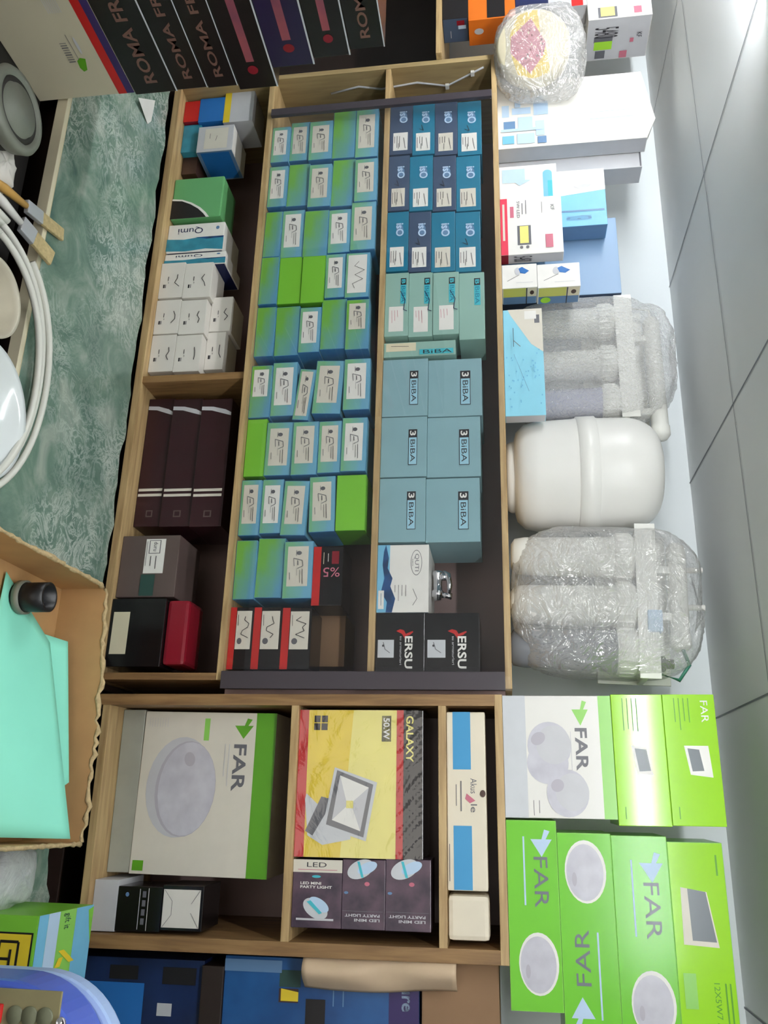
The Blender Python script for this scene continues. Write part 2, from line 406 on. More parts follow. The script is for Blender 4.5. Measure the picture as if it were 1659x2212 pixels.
# ------------------------------------------------------------------ left shelf unit
zAB = FL.px(1480, 476)[1]; zBC = FL.px(1480, 799)[1]; zT = FL.px(1480, 1099)[1]; zB = FL.px(1150, 263)[1]
TH = 0.0068
DEP = 0.30
xl = FL.px(118, 1060)[0]; xr = min(FL.px(1500, 800)[0], oR.x - .016); xrA = FL.px(1470, 350)[0]
unit = empty('shelf_unit', (xl, 1.70 + DEP / 2, H + zB - 0.02)); tag(unit, 'long wooden wall shelf unit with three rows of small boxes behind glass', 'shelf unit')
def upart(parent, name, b, F=FL, bevel=0.0, label=None):
    # b is written in frame coordinates; shift into the parent's space
    o = b.build(name, None, bevel=bevel)
    mw = Matrix.Translation(F.w(0, 0, 0)) @ F.rot().to_4x4()
    o.parent = parent; o.matrix_parent_inverse = Matrix.Identity(4)
    bpy.context.view_layer.update()
    o.matrix_local = parent.matrix_world.inverted() @ mw
    if label: o['label'] = label
    return o
bpy.context.view_layer.update()
upart(unit, 'shelf_board', MB().box(xl, xr, 0, DEP, zT - TH, zT + TH, 'shelf_wood'), bevel=0.001)
upart(unit, 'shelf_board', MB().box(xl + .016, xr, 0, DEP, zBC - TH, zBC + TH, 'shelf_wood'), bevel=0.001)
upart(unit, 'shelf_board', MB().box(xl, xrA, -0.012, DEP, zAB - TH, zAB + TH, 'shelf_wood'), bevel=0.001)
upart(unit, 'base_board', MB().box(xl, xrA, -0.005, DEP, zB - 0.018, zB, 'shelf_wood'), bevel=0.001)
upart(unit, 'side_panel', MB().box(xl, xl + 0.015, 0, DEP, zB, zT - TH, 'panel_wood'), bevel=0.0008)
upart(unit, 'side_panel', MB().box(xrA - 0.015, xrA, -0.01, DEP, zB, zAB - TH, 'shelf_wood_v'), bevel=0.0008)
upart(unit, 'side_panel', MB().box(xr + 0.0, xr + 0.012, 0.03, DEP, zAB, zT - TH, 'dark_back'), bevel=0.0008)
xd = FL.px(808, 410)[0]
upart(unit, 'divider', MB().box(xd, xd + 0.018, 0, DEP, zB, zAB - TH, 'shelf_wood_v'), bevel=0.0008)
upart(unit, 'back_panel', MB().box(xl, xr, DEP, DEP + 0.008, zB, zT - TH, 'dark_back'))
# the cable clipped along the left side panel
cab = [FL.w(xl + 0.019, FL_y, zz) for FL_y, zz in ((0.06, -0.44), (0.045, -0.36), (0.06, -0.30), (0.05, -0.2), (0.07, -0.12), (0.035, -0.05), (0.02, -0.02))]
b = MB(); b.tube([Vector(c) - FL.w(0, 0, 0) for c in cab], 0.0028, 'lightgrey', 8)
o = b.build('cable'); o.location = FL.w(0, 0, 0); tag(o, 'pale cable clipped to the inside of the shelf end panel', 'cable')
for zz, yy in ((-0.12, 0.07), (-0.05, 0.035)):
    q = MB().box(-0.004, 0.004, -0.007, 0.007, -0.005, 0.005, 'white').build('clip', o, bevel=0.001); q.location = (xl + 0.021, yy, zz)

# sliding glass with dark edge strips in front of the upper two rows
gl = empty('sliding_glass', FL.w((xl + xr) / 2, -0.018, zAB + TH)); tag(gl, 'clear sliding glass panel with dark grey edge strips in front of two shelf rows', 'glass panel')
bpy.context.view_layer.update()
gx0 = FL.px(222, 820, -0.018)[0]; gx1 = FL.px(1490, 800, -0.018)[0]
upart(gl, 'pane', MB().box(gx0, gx1, -0.020, -0.016, zAB + TH + .001, zT + 0.004, GLASS))
for xx, ww in ((gx0 - 0.006, 0.022), (gx1 - 0.036, 0.036)):
    upart(gl, 'edge_strip', MB().box(xx, xx + ww, -0.024, -0.0135, zAB + TH + .0005, zT - TH, 'edge_grey'), bevel=0.001)

# ------------------------------------------------------------------ right shelf unit
W2 = 0.4561; zr = [-0.7972, -0.4068, -0.1165, -0.0082]
un2 = empty('shelf_unit', FR.w(W2 / 2, 0.15, zr[0] - 0.02)); tag(un2, 'shorter wooden shelf unit on the right holding lamp boxes on three shelves', 'shelf unit')
bpy.context.view_layer.update()
T2 = 0.0075
for z in zr[1:]:
    upart(un2, 'shelf_board', MB().box(0.0 if z == zr[3] else 0.02, W2 + (0.012 if z == zr[3] else -0.01), 0.0, 0.30, z - T2, z + T2, 'shelf_wood'), FR, bevel=0.001)
upart(un2, 'base_board', MB().box(0.02, W2 - 0.01, 0, 0.30, zr[0] - 0.012, zr[0] + 0.004, 'shelf_wood'), FR, bevel=0.001)
upart(un2, 'side_panel', MB().box(0.0, 0.022, -0.001, 0.30, zr[0] - 0.06, zr[3] - T2, 'shelf_wood_v'), FR, bevel=0.001)
upart(un2, 'side_panel', MB().box(W2 - 0.012, W2 + 0.012, -0.001, 0.30, zr[0] - 0.06, zr[3] - T2, 'shelf_wood_v'), FR, bevel=0.001)
upart(un2, 'back_panel', MB().box(0.0, W2, 0.30, 0.308, zr[0] - 0.06, zr[3], 'dark_back'), FR)

# cabinets below, marble counter, black work table
zc = H - 0.862
tag(MB().box(xr + .004, 1.6, 1.725, 2.0, 0.0, H + zr[0] - .0945, 'dark_wood').build('base_cabinet', bevel=.002), 'lower dark wooden base cabinet under the right shelf unit', 'cabinet')
b = MB().box(-2.6, xr, 1.725, 2.0, 0.0, H + zB - 0.021, 'dark_wood'); o = b.build('base_cabinet', bevel=0.002); tag(o, 'dark wooden base cabinet under the long shelf unit', 'cabinet')
cnt = empty('counter', (-0.6, 1.45, 0)); tag(cnt, 'shop counter topped with a slab of green veined marble', 'counter')
MB().box(-1.6, 1.3, -0.17, 0.2, 0, zc - 0.022, 'dark_wood').build('counter_body', cnt, bevel=0.002)
b = MB(); N = 150; pts = []
xa, xb = -2.5, 0.95
yb = []
for i in range(N + 1):
    x = xa + (xb - xa) * i / N
    j = 0.005 * math.sin(i * 0.55) + 0.004 * math.sin(i * 1.37 + 1) + random.uniform(-0.003, 0.003) + (-0.014 if 98 < i < 116 else 0)
    yb.append((x, (1.664 + 0.010 * (x + 1.8) if x < -.3 else 1.63) + j))
vs = []
for (x, y) in yb: vs += [(x, 1.25, zc), (x, y, zc), (x, 1.25, zc - 0.022), (x, y - 0.003, zc - 0.022)]
fs_t = [(4 * i, 4 * i + 4, 4 * i + 5, 4 * i + 1) for i in range(N)]
fs_b = [(4 * i + 1, 4 * i + 5, 4 * i + 7, 4 * i + 3) for i in range(N)] + [(4 * i + 2, 4 * i + 3, 4 * i + 7, 4 * i + 6) for i in range(N)] + [(0, 1, 3, 2), (4 * N, 4 * N + 2, 4 * N + 3, 4 * N + 1)]
fs_f = [(4 * i, 4 * i + 2, 4 * i + 6, 4 * i + 4) for i in range(N)]
b.add(vs, fs_t, 'marble'); b.add(vs, fs_b, 'marble'); b.add(vs, fs_f, 'cream')
o = b.build('marble_slab', cnt, weld=True); o.location = (0.6, -1.45, 0)
b = MB().box(-0.014 - 1.9, 1.55, -0.2 - 0.012, -0.2, zc - 0.024, zc - 0.001, 'cream'); b.build('edge_trim', cnt, bevel=0.001)
ztab = zc - 0.06
o = MB().box(-2.5, 0.95, 0.45, 1.236, ztab - 0.03, ztab, 'black_table')
o.box(-2.45, 0.9, 0.5, 1.2, 0, ztab - 0.03, 'black_table')
o = o.build('work_table', bevel=0.002); tag(o, 'black work table in front of the marble counter', 'table')

# ------------------------------------------------------------------ middle row: green and blue tap boxes
def tap_label(kind, mt='offwhite'):
    j = random.uniform(-0.02, 0.02)
    s0, s1, t0, t1 = (0.10 + j, 0.80 + j, 0.13, 0.84)
    if kind == 'short': s0, s1 = 0.08, 0.60
    if kind == 'low': s0, s1 = 0.05, 0.92
    it = [Rr(s0, s1, t0, t1, mt)]
    X = lambda a: s0 + a * (s1 - s0); Y = lambda a: t0 + a * (t1 - t0)
    it += [E(X(.17), Y(.55), .035, .09, 'midgrey'), L_(X(.10), Y(.42), X(.24), Y(.42), .0012, 'greyink')]
    it += [L_(X(.30), Y(.30), X(.36), Y(.72), .0016, 'midgrey'), L_(X(.36), Y(.72), X(.50), Y(.76), .0014, 'midgrey'), L_(X(.50), Y(.76), X(.56), Y(.50), .0014, 'midgrey'), L_(X(.30), Y(.30), X(.50), Y(.34), .0013, 'greyink'), L_(X(.36), Y(.50), X(.48), Y(.52), .002, 'greyink')]
    it += [L_(X(.58), Y(.74), X(.95), Y(.77), .0011, 'ink'), L_(X(.60), Y(.62), X(.92), Y(.64), .0009, 'ink'), L_(X(.66), Y(.14), X(.84), Y(.16), .0012, 'greyink'), L_(X(.55), Y(.48), X(.74), Y(.49), .0006, 'greyink')]
    return it
def script(s0, s1, t0, t1, n=5, m='ink', w=0.0012):
    it = []; x, y = s0, (t0 + t1) / 2
    for i in range(n):
        nx = s0 + (s1 - s0) * (i + 1) / n; ny = t0 + (t1 - t0) * random.random()
        it.append(L_(x, y, nx, ny, w, m)); x, y = nx, ny
    return it
ORD = ['bottom', 'second from bottom', 'middle', 'second from top', 'top']
NTH = ['first', 'second', 'third', 'fourth', 'fifth', 'sixth', 'seventh', 'eighth', 'ninth', 'tenth']
cols = [  # per stack: (u0, u1, [tops], kinds, extra depth, shifts)
    ([(275, 350), (265, 346), (262, 345), (241, 341), (237, 338)], [625, 668, 718, 768, 817], 'lllgl'),
    ([(360, 446), (355, 445), (355, 445), (345, 445), (343, 434)], [620, 667, 715, 766, 815], 'lglgl'),
    ([(458, 556), (455, 556), (455, 554), (453, 545), (436, 540)], [607, 656, 708, 757, 811], 'glgll'),
    ([(556, 658), (556, 656), (553, 654), (549, 644), (546, 642)], [600, 651, 701, 746, 798], 'gGGll'),
    ([(664, 770), (663, 768), (664, 760), (647, 754), (647, 754)], [593, 646, 692, 747, 797], 'gglgs'),
    ([(790, 902), (783, 898), (796, 905), (778, 892), (775, 885)], [585, 640, 675, 740, 799], 'slwll'),
    ([(906, 1030), (912, 1026), (911, 1026), (910, 1022), (902, 1018)], [573, 631, 686, 737, 792], 'Gllll'),
    ([(1037, 1156), (1036, 1153), (1038, 1156), (1030, 1150), (1026, 1146)], [562, 610, 664, 724, 790], 'llllG'),
    ([(1167, 1294), (1163, 1292), (1170, 1294)], [552, 613, 675], 'ggl'),
]
GRP = 'small tap boxes stacked on the middle shelf'
for ci, (us, tops, kinds) in enumerate(cols):
    z = zAB + TH
    for ri, (u, v1, k) in enumerate(zip(us, tops, kinds)):
        d = 0.004 + random.uniform(-0.001, 0.003) + 0.003 * (ri % 2)
        tl = random.uniform(-0.012, 0.012) * (ri > 0); parts = []
        if (ci, ri) == (5, 2): tl = 0.10
        if (ci, ri) == (5, 3): tl = 0.05
        if (ci, ri) == (7, 2): tl = 0.03
        if (ci, ri) == (7, 3): tl = -0.03
        body = {'g': 'greenblue', 'G': 'leaf_green', 'l': 'bluegreen_rim', 's': 'greenblue', 'w': 'bluegreen_rim'}[k]
        what = {'g': 'green and blue faced tap box', 'G': 'plain green tap box', 'l': 'tap box with white drawing label', 's': 'tap box with short white label', 'w': 'tilted tap box with white label'}[k]
        if k in 'lsw': parts = [('label', tap_label({'l': '', 's': 'short', 'w': 'low'}[k], random.choice(['offwhite', 'offwhite', 'white'])))]
        if (ci, ri) == (3, 4): parts = [('label', [Rr(.05, .9, .1, .88, 'white')] + script(.2, .8, .3, .8, 6, 'ink', .001))]
        lab = f'{what}, {ORD[ri]}, {NTH[ci]} stack from left, middle shelf'
        if ci == 8: lab = f'{what}, {["lowest", "second", "third"][ri]} in the ninth stack, middle shelf'
        o, z, dim = pkg('tap_box', lab, 'box', FL, u[0], u[1], v1, d, 0.105, body, z0=z, parts=parts, group=GRP, yaw=random.uniform(-0.015, 0.015), tilt=tl,
                        sides=dict(right='side_blue', left='side_blue', top='bluegreen_rim') if k != 'G' else dict(right='dgreen', left='dgreen'), gapz=0.0006 if abs(tl) < .02 else 0.001)
        if abs(tl) > .02: z += 0.002
# black and red boxes on the middle shelf
def redblack(u0, u1, v1, d, z, lab, hand=True, **k):
    parts = [('red_band', [Rr(0, 1, .0, .26, 'red')])]
    if hand: parts.append(('label', [Rr(.06, .68, .28, .92, 'offwhite'), E(.55, .45, .05, .10, 'midgrey'), L_(.12, .34, .30, .36, .001, 'ink')] + script(.15, .5, .45, .85, 6, 'ink', .0014)))
    else: parts.append(('lettering', [Rr(.08, .30, .62, .86, 'dark_red'), T('%5', .36, .52, .35, .9, 'pink', -90), L_(.1, .35, .3, .35, .0012, 'cream'), L_(.12, .5, .26, .5, .0012, 'white')]))
    return pkg('cartridge_box', lab, 'box', FL, u0, u1, v1, .006, 0.10, 'gloss_black', z0=z, parts=parts, sides=dict(right='black'), group='red and black cartridge boxes', **k)
o, z, _ = redblack(1181, 1308, 740, .02, z, 'black box with red stripe and percent print, topping the ninth green stack', hand=False)
z = zAB + TH
o, z, _ = redblack(1312, 1446, 545, .02, z, 'red and black box with sketch label, lowest of the three at the right end')
o, z, _ = redblack(1312, 1446, 607, .02, z, 'red and black box with sketch label, middle of the three at the right end')
o, z, _ = redblack(1313, 1446, 671, .02, z, 'red and black box with scribbled label, topmost of the three at the right end')
# pale boxes deeper behind the glass at the right of the middle row
pkg('storage_box', 'dim brown box deep behind glass beside the red and black boxes', 'box', FL, 1330, 1440, 745, .14, .12, 'cardboard_brown', z0=zAB + TH)

# ------------------------------------------------------------------ top row: teal and slate boxes
tcols = [((219, 334), [891, 939, 988, 1040], 'stst'), ((337, 455), [884, 935, 985, 1038], 'stst'), ((458, 586), [882, 931, 983, 1038], 'tstt')]
for ci, ((u0, u1), tops, ks) in enumerate(tcols):
    z = zBC + TH
    for ri, (v1, k) in enumerate(zip(tops, ks)):
        parts = [('label', [Rr(.60, .93, .16, .80, random.choice(['white', 'offwhite']))] + [L_(.66 + .02 * random.random(), .22 + .11 * q, .66 + random.uniform(.12, .22), .22 + .11 * q, .0012, 'ink') for q in range(3)] + [L_(.70, .62, .90, .70, .0014, 'greyink'), L_(.80, .40, .90, .40, .001, 'ink')]),
                 ('lettering', [E(.30, .60, .085, .16, 'bluegrey'), T('isO', .20, .42, .42, .78, 'paleblue', 0, True)] + ([L_(.45, .40, .56, .50, .0014, 'ink'), L_(.56, .50, .52, .30, .0014, 'ink')] if (ci + ri) % 2 else []))]
        lab = f'{"slate blue" if k == "s" else "teal"} box with square label, {["bottom", "second from bottom", "third from bottom", "top"][ri]}, {NTH[ci]} stack, upper shelf'
        o, z, _ = pkg('valve_box', lab, 'box', FL, u0 - 1 * ri * 0, u1, v1, .008 + random.uniform(-.001, .002), .11, 'slatebox' if k == 's' else 'tealbox', z0=z, parts=parts, group='teal and slate boxes at the left of the upper shelf', yaw=random.uniform(-.01, .01))
# small grey-green boxes
mat('sage', (150, 188, 176), rough=0.4, var=0.05, scale=10)
z = zBC + TH
for ri, (u0, u1, v1) in enumerate([(590, 726, 882), (589, 727, 935), (588, 722, 991), (589, 733, 1047)]):
    parts = [('logo', [Rr(.09, .20, .66 - .02 * ri, .90 - .02 * ri, 'ink'), T('B', .11, .18, .70 - .02 * ri, .86 - .02 * ri, 'turq', 0, True), Rr(.20, .50, .66 - .02 * ri, .90 - .02 * ri, 'turq'), T('BiBA', .22, .48, .70 - .02 * ri, .86 - .02 * ri, 'tealbox')])]
    if ri < 3: parts.append(('label', [Rr(.54, .93, .18 + .03 * ri, .80, 'white')] + [L_(.60, .30 + .12 * q, .60 + random.uniform(.1, .2), .32 + .12 * q, .0009, 'pink') for q in range(3)] + [L_(.30, .66, .44, .86, .0018, 'navy'), L_(.44, .86, .60, .80, .0018, 'navy'), L_(.60, .80, .62, .95, .0018, 'navy')]))
    o, z, _ = pkg('fitting_box', f'sage green box with turquoise logo, {["bottom", "second from bottom", "third from bottom", "unlabelled top"][ri]} beside the teal boxes', 'box', FL, u0, u1, v1, .008 + .003 * (ri % 2), .10, 'sage', z0=z, parts=parts, group='sage green boxes on the upper shelf')
pkg('fitting_box', 'sage green box turned end up, squeezed beside the large pale blue boxes', 'box', FL, 738, 769, 984, .012, .06, 'sage', z0=zBC + TH,
    parts=[('label', [Rr(.05, .62, .03, .45, 'cream'), L_(.25, .1, .3, .35, .001, 'ink'), Rr(.55, .9, .5, .97, 'turq'), T('BiBA', .6, .85, .55, .95, 'ink', 90)])], group='sage green boxes on the upper shelf')
mat('logo_blue', (158, 205, 222), rough=.4)
# large pale blue boxes
for ci, (u0, u1, va, vb) in enumerate([(776, 899, 924, 1041), (901, 1030, 922, 1038), (1033, 1171, 919, 1037)]):
    z = zBC + TH
    for ri, v1 in enumerate((va, vb)):
        it = [Rr(.215, .345, .60, .79, 'ink'), T('3', .24, .32, .63, .76, 'white', 0, True), Rr(.345, .81, .60, .79, 'ink'), Rr(.355, .80, .612, .778, 'logo_blue'), T('BiBA', .39, .76, .645, .745, 'ink')]
        o, z, _ = pkg('large_box', f'large pale blue box with framed logo, {["lower", "upper"][ri]} of the {NTH[ci]} pair, upper shelf', 'box', FL, u0, u1, v1, .008 + .004 * ri, .16, 'biba', z0=z, parts=[('logo', it)], group='large pale blue boxes on the upper shelf')
# white and blue water box, tap on top, black boxes
o, zq, _ = pkg('faucet_box', 'white box with blue water splash and oval logo behind the glass', 'box', FL, 1177, 1323, 926, .010, .15, 'white', z0=zBC + TH, sides=dict(right='paleblue'), parts=[
    ('printed_picture', [Rr(0, 1, 0, .24, 'skyblue'), G([(0, .16), (.2, .22), (.35, .20), (.5, .30), (.62, .26), (.8, .36), (1, .30), (1, .18), (.85, .20), (.7, .08), (.5, .14), (.3, .10), (.1, .12)], 'water_print'), Rr(.68, .95, .03, .14, 'white'), L_(.72, .085, .9, .085, .001, 'tealbox')]),
    ('logo', [E(.27, .76, .19, .11, 'greyink'), E(.27, .76, .18, .10, 'white'), T('QUTI', .14, .40, .72, .81, 'midgrey'), T('NEO', .22, .32, .675, .70, 'greyink')]),
    ('lettering', [L_(.60, .35 + .07 * q, .60 + .25 * random.random() + .1, .35 + .07 * q, .001, 'greyink') for q in range(4)] + [L_(.66, .7, .8, .78, .001, 'greyink'), L_(.8, .78, .9, .7, .001, 'greyink')])])
x, z = FL.px(1262, 935, .06)
tap = empty('tap', FL.w(x, .075, zq + .0005)); tag(tap, 'small chrome tap lying on the white water splash box', 'tap')
MB().lathe([(0, -.032), (.011, -.032), (.012, -.026), (.0095, -.022), (.0095, .010), (.013, .012), (.013, .024), (.008, .026), (.008, .032), (0, .032)], 'chrome', 24, (0, 0, .0135), 'x').build('valve_body', tap)
MB().tube([(-.03, 0, .026), (-.024, -.004, .036), (.0, -.006, .040), (.018, -.004, .038)], [.005, .006, .006, .004], 'chrome', 12).build('lever', tap)
MB().tube([(.02, 0, .022), (.022, 0, .034), (.024, 0, .044)], [.007, .006, .0075], 'chrome', 12).build('spout', tap)
MB().tube([(-.02, 0, .02), (-.02, 0, .034)], [.0085, .0085], 'chrome', 12).build('collar', tap)
z = zBC + TH
for ri, v1 in enumerate((917, 1036)):
    parts = [('logo', [G([(.31, .42), (.28, .50), (.30, .58), (.36, .62), (.33, .70), (.31, .76), (.33, .77), (.38, .70), (.40, .62), (.44, .60), (.36, .54), (.335, .48)], 'red'), T('ERSU', .40, .94, .60, .76, 'white', 0, True), T('su armaturleri', .40, .88, .50, .545, 'lightgrey')]),
             ('printed_picture', [Rr(.46, .76, .05, .38, 'silver'), L_(.5, .16, .62, .2, .0016, 'greyink'), L_(.62, .2, .68, .3, .0014, 'greyink'), E(.56, .16, .02, .02, 'ink')])]
    o, z, _ = pkg('armature_box', f'black box with red and white lettering, {["lower", "upper"][ri]} of two beside the dark glass edge strip', 'box', FL, 1324, 1452, v1, .010, .15, 'gloss_black', z0=z, parts=parts, group='black lettered boxes on the upper shelf')
pkg('armature_box', 'black box end showing behind the right glass edge strip', 'box', FL, 1459, 1478, 1035, .03, .12, 'gloss_black', z0=zBC + TH, parts=[('lettering', [Rr(.80, .88, .55, .90, 'lightgrey')])])

# ------------------------------------------------------------------ bottom row
zb = zB
def bp(*a, **k): return pkg(*a, **k)
o, z, _ = bp('book_box', 'small red box at the left end of the bottom shelf row', 'box', FL, 219, 262, 430, .03, .12, 'red', z0=zb, sides=dict(right='dark_red'))
o, z2, _ = bp('carton', 'bright blue box standing on the small red box', 'box', FL, 212, 262, 484, .03, .10, 'blue', z0=z, sides=dict(right='blue'))
bp('carton', 'pale grey box with a yellow green edge under the shelf board, topping the left pile', 'box', FL, 190, 262, 548, .03, .10, 'lightgrey', z0=z2, parts=[('yellow_band', [Rr(0, 1, 0, .22, 'yellow')])])
o, z, _ = bp('carton', 'teal printed box next to the small red box on the bottom shelf row', 'box', FL, 270, 328, 432, .04, .10, 'teal_print', z0=zb)
o, z2, _ = bp('carton', 'white labelled box with blue side resting on the teal printed box', 'box', FL, 272, 326, 503, .025, .11, 'lightgrey', z0=z, sides=dict(right='bluegrey', top='white'), parts=[('label', [Rr(.1, .9, .2, .85, 'offwhite'), L_(.3, .35, .5, .35, .001, 'ink'), L_(.4, .55, .6, .52, .001, 'ink')]), ('blue_end', [Rr(0.05, .95, .1, .9, 'blue')], 'right')])
bp('carton', 'dark olive box low beside the green box on the bottom shelf row', 'box', FL, 338, 376, 425, .06, .10, 'brown', z0=zb)
mat('mint', (100, 168, 108), rough=0.4)
bp('round_print_box', 'mint green box with a large black circle print, bottom shelf row', 'box', FL, 384, 470, 480, .03, .10, 'mint', z0=zb, bevel=0.004, parts=[
    ('printed_picture', [G([(.50, 0), (.53, .2), (.62, .40), (.75, .58), (.88, .70), (1, .78), (1, 0)], 'white'), G([(.545, 0), (.57, .2), (.66, .38), (.78, .54), (.90, .65), (1, .72), (1, 0)], 'black')])])
def splashbox(u0, u1, v1, lab, z0):
    return bp('splash_box', lab, 'box', FL, u0, u1, v1, .03, .12, 'white', z0=z0, bevel=0.003, sides=dict(right='navy'), parts=[
        ('printed_picture', [G([(.52, 0), (.56, .3), (.50, .6), (.56, 1), (.98, 1), (.92, .7), (.98, .35), (.94, 0)], 'teal_print'), G([(.5, .5), (.58, .7), (.56, 1), (.50, 1)], 'water_print')]),
        ('lettering', [T('Qumi', .12, .36, .18, .62, 'navy', -90), E(.2, .88, .06, .03, 'bluegrey')])])
splashbox(483, 543, 483, 'white box with blue splash print, right after the mint green box', zb)
splashbox(546, 572, 487, 'narrow white splash box wedged before the small white cartons', zb)
wc = [((568, 642), [397, 457], 'a'), ((648, 720), [388, 444, 500], 'b'), ((724, 803), [377, 433, 484], 'c')]
mat('carton_white', (226, 222, 214), rough=0.6, var=0.05, scale=14)
for ci, ((u0, u1), tops, _) in enumerate(wc):
    z = zb
    for ri, v1 in enumerate(tops):
        parts = [('label', [L_(.62, .20, .72, .20, .004, 'ink'), L_(.62, .27, .72, .27, .002, 'greyink'), L_(.40, .36, .52, .36, .0016, 'ink'), L_(.56, .38, .60, .38, .001, 'ink')] + script(.35, .7, .62, .86, 3, 'ink', .0018))]
        uu0 = u0 - (6 if ri == 2 else 0)
        o, z, _ = bp('white_carton', f'small white carton with pen marks, {["bottom", "middle", "top"][ri]} of the {["left", "centre", "right"][ci]} stack, bottom row', 'box', FL, uu0, u1 - (4 if ri == 2 else 0), v1, .02 + (.03 if ri == 2 else 0), .09, 'carton_white', z0=z, parts=parts, group='small white cartons in the bottom row', yaw=random.uniform(-.02, .02))
mat('label_green', (40, 72, 66), rough=.5)
# maroon boxes
z = zb
for ri, v1 in enumerate((362, 425, 490)):
    parts = [('printed_stripe', [G([(.06, .02), (.065, .4), (.09, .8), (.115, .99), (.14, .99), (.12, .7), (.095, .35), (.09, .02)], 'lightgrey'), Rr(.715, .735, .04, .93, 'offwhite'), Rr(.755, .775, .04, .93, 'offwhite')]),
             ('emblem', [Rr(.88, .93, .42, .66, 'taupe'), Rr(.888, .922, .46, .62, 'maroon')])]
    o, z, _ = bp('maroon_box', f'long dark maroon box with pale stripes, {["bottom", "middle", "top"][ri]} of the stack right of the divider', 'box', FL, 862, 1137, v1, .05 - .008 * ri, .14, 'maroon', z0=z, parts=parts, group='dark maroon boxes in the bottom row', bevel=0.002)
o, z, _ = bp('taupe_box', 'taupe box with a white printed label, right of the maroon boxes', 'box', FL, 1157, 1290, 383, .01, .13, 'taupe', z0=zb, bevel=0.002, parts=[
    ('label', [Rr(.06, .62, .42, .76, 'white'), Rr(.08, .30, .48, .68, 'greyink'), Rr(.09, .29, .495, .665, 'white'), T('duru', .11, .26, .56, .63, 'ink'), L_(.34, .62, .55, .62, .0016, 'ink'), L_(.34, .53, .5, .53, .0016, 'ink'), L_(.1, .45, .5, .45, .001, 'greyink'), Rr(.64, .98, .40, .64, 'label_green')])])
mat('label_green', (40, 72, 66), rough=.5)
o, z, _ = bp('black_box', 'glossy black box with a beige label at the right end of the bottom row', 'box', FL, 1293, 1440, 352, .0, .14, 'gloss_black', z0=zb, bevel=0.0015, parts=[('label', [Rr(.20, .82, .06, .36, 'cream')])])
bp('red_case', 'small dark red case lying on the glossy black box', 'case', FL, 1296, 1436, 404, .01, .09, 'dark_red', z0=z, bevel=0.008)

# ------------------------------------------------------------------ top shelf, left unit
zt = zT + TH
# neighbouring shelf at far left with a stack of boxes
nl = empty('shelf_unit', FL.w(xl - .5, .15, zb)); tag(nl, 'wooden shelf at the far left carrying orange and dark boxes', 'shelf unit')
bpy.context.view_layer.update()
zn = FL.px(60, 955)[1]
upart(nl, 'shelf_board', MB().box(xl - 0.9, xl - 0.002, -0.02, DEP, zn - 0.015, zn, 'shelf_wood'), bevel=.001)
upart(nl, 'back_panel', MB().box(xl - 0.9, xl - 0.002, DEP, DEP + 0.008, zb, zn, 'dark_wood'))
upart(nl, 'side_panel', MB().box(xl - 0.9, xl - 0.885, 0, DEP, zb - .3, zn - .015, 'dark_wood'))
def leftbox(name, lab, u0, u1, v1, z, body, right, d=0.0, dep=.12, parts=(), gap=0.0005):
    return bp(name, lab, 'box', FL, u0, u1, v1, d, dep, body, z0=z, parts=parts, sides=dict(right=right), gapz=gap)
o, z, _ = leftbox('dark_carton', 'dark grey box at the far left under the orange box', -160, 40, 1010, zn, 'black', 'slatebox', 0, .075, parts=[('label', [Rr(.1, .3, .55, .85, 'dark_red'), Rr(.3, .45, .6, .9, 'paleblue'), L_(.5, .3, .8, .3, .0015, 'lightgrey')], 'right')])
o, z, _ = leftbox('orange_carton', 'orange box with black windows at the far left end of the top row', -160, 40, 1110, z, 'orange', 'orange', 0, .08, parts=[
    ('printed_picture', [Rr(.0, .985, .03, .36, 'orange'), Rr(.70, .99, .40, .78, 'black'), Rr(.1, .6, .3, .8, 'black')]), ('emblem', [E(.45, .22, .12, .10, 'lightgrey')], 'right')])
o, z, _ = leftbox('violet_carton', 'dark blue grey box above the orange box, mostly behind the plastic bag', -160, 22, 1180, z, 'navy', 'navy', 0.0, .06)
o, z, _ = leftbox('red_edge_carton', 'pinkish grey box with a red edge under the floodlight box', -160, 15, 1262, z, 'lightgrey', 'lightgrey', 0.0, .06, parts=[('red_band', [Rr(.0, 1, .6, .9, 'red')])])
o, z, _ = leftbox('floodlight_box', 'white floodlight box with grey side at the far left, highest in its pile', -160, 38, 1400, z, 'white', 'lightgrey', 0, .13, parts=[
    ('printed_picture', [Rr(.88, .99, .16, .46, 'midgrey'), Rr(.88, .975, .2, .42, 'paleyellow'), Rr(.9, .97, .72, .84, 'pink')]),
    ('side_print', [Rr(.42, .56, .12, .42, 'midgrey'), Rr(.54, .74, .13, .42, 'lime'), Rr(.76, .95, .16, .32, 'midgrey'), T('5480', .2, .45, .12, .5, 'ink'), Rr(.80, .97, .56, .68, 'pink'), T('KF', .38, .5, .80, .88, 'ink'), Rr(.5, .6, .70, .76, 'pink')], 'right')])
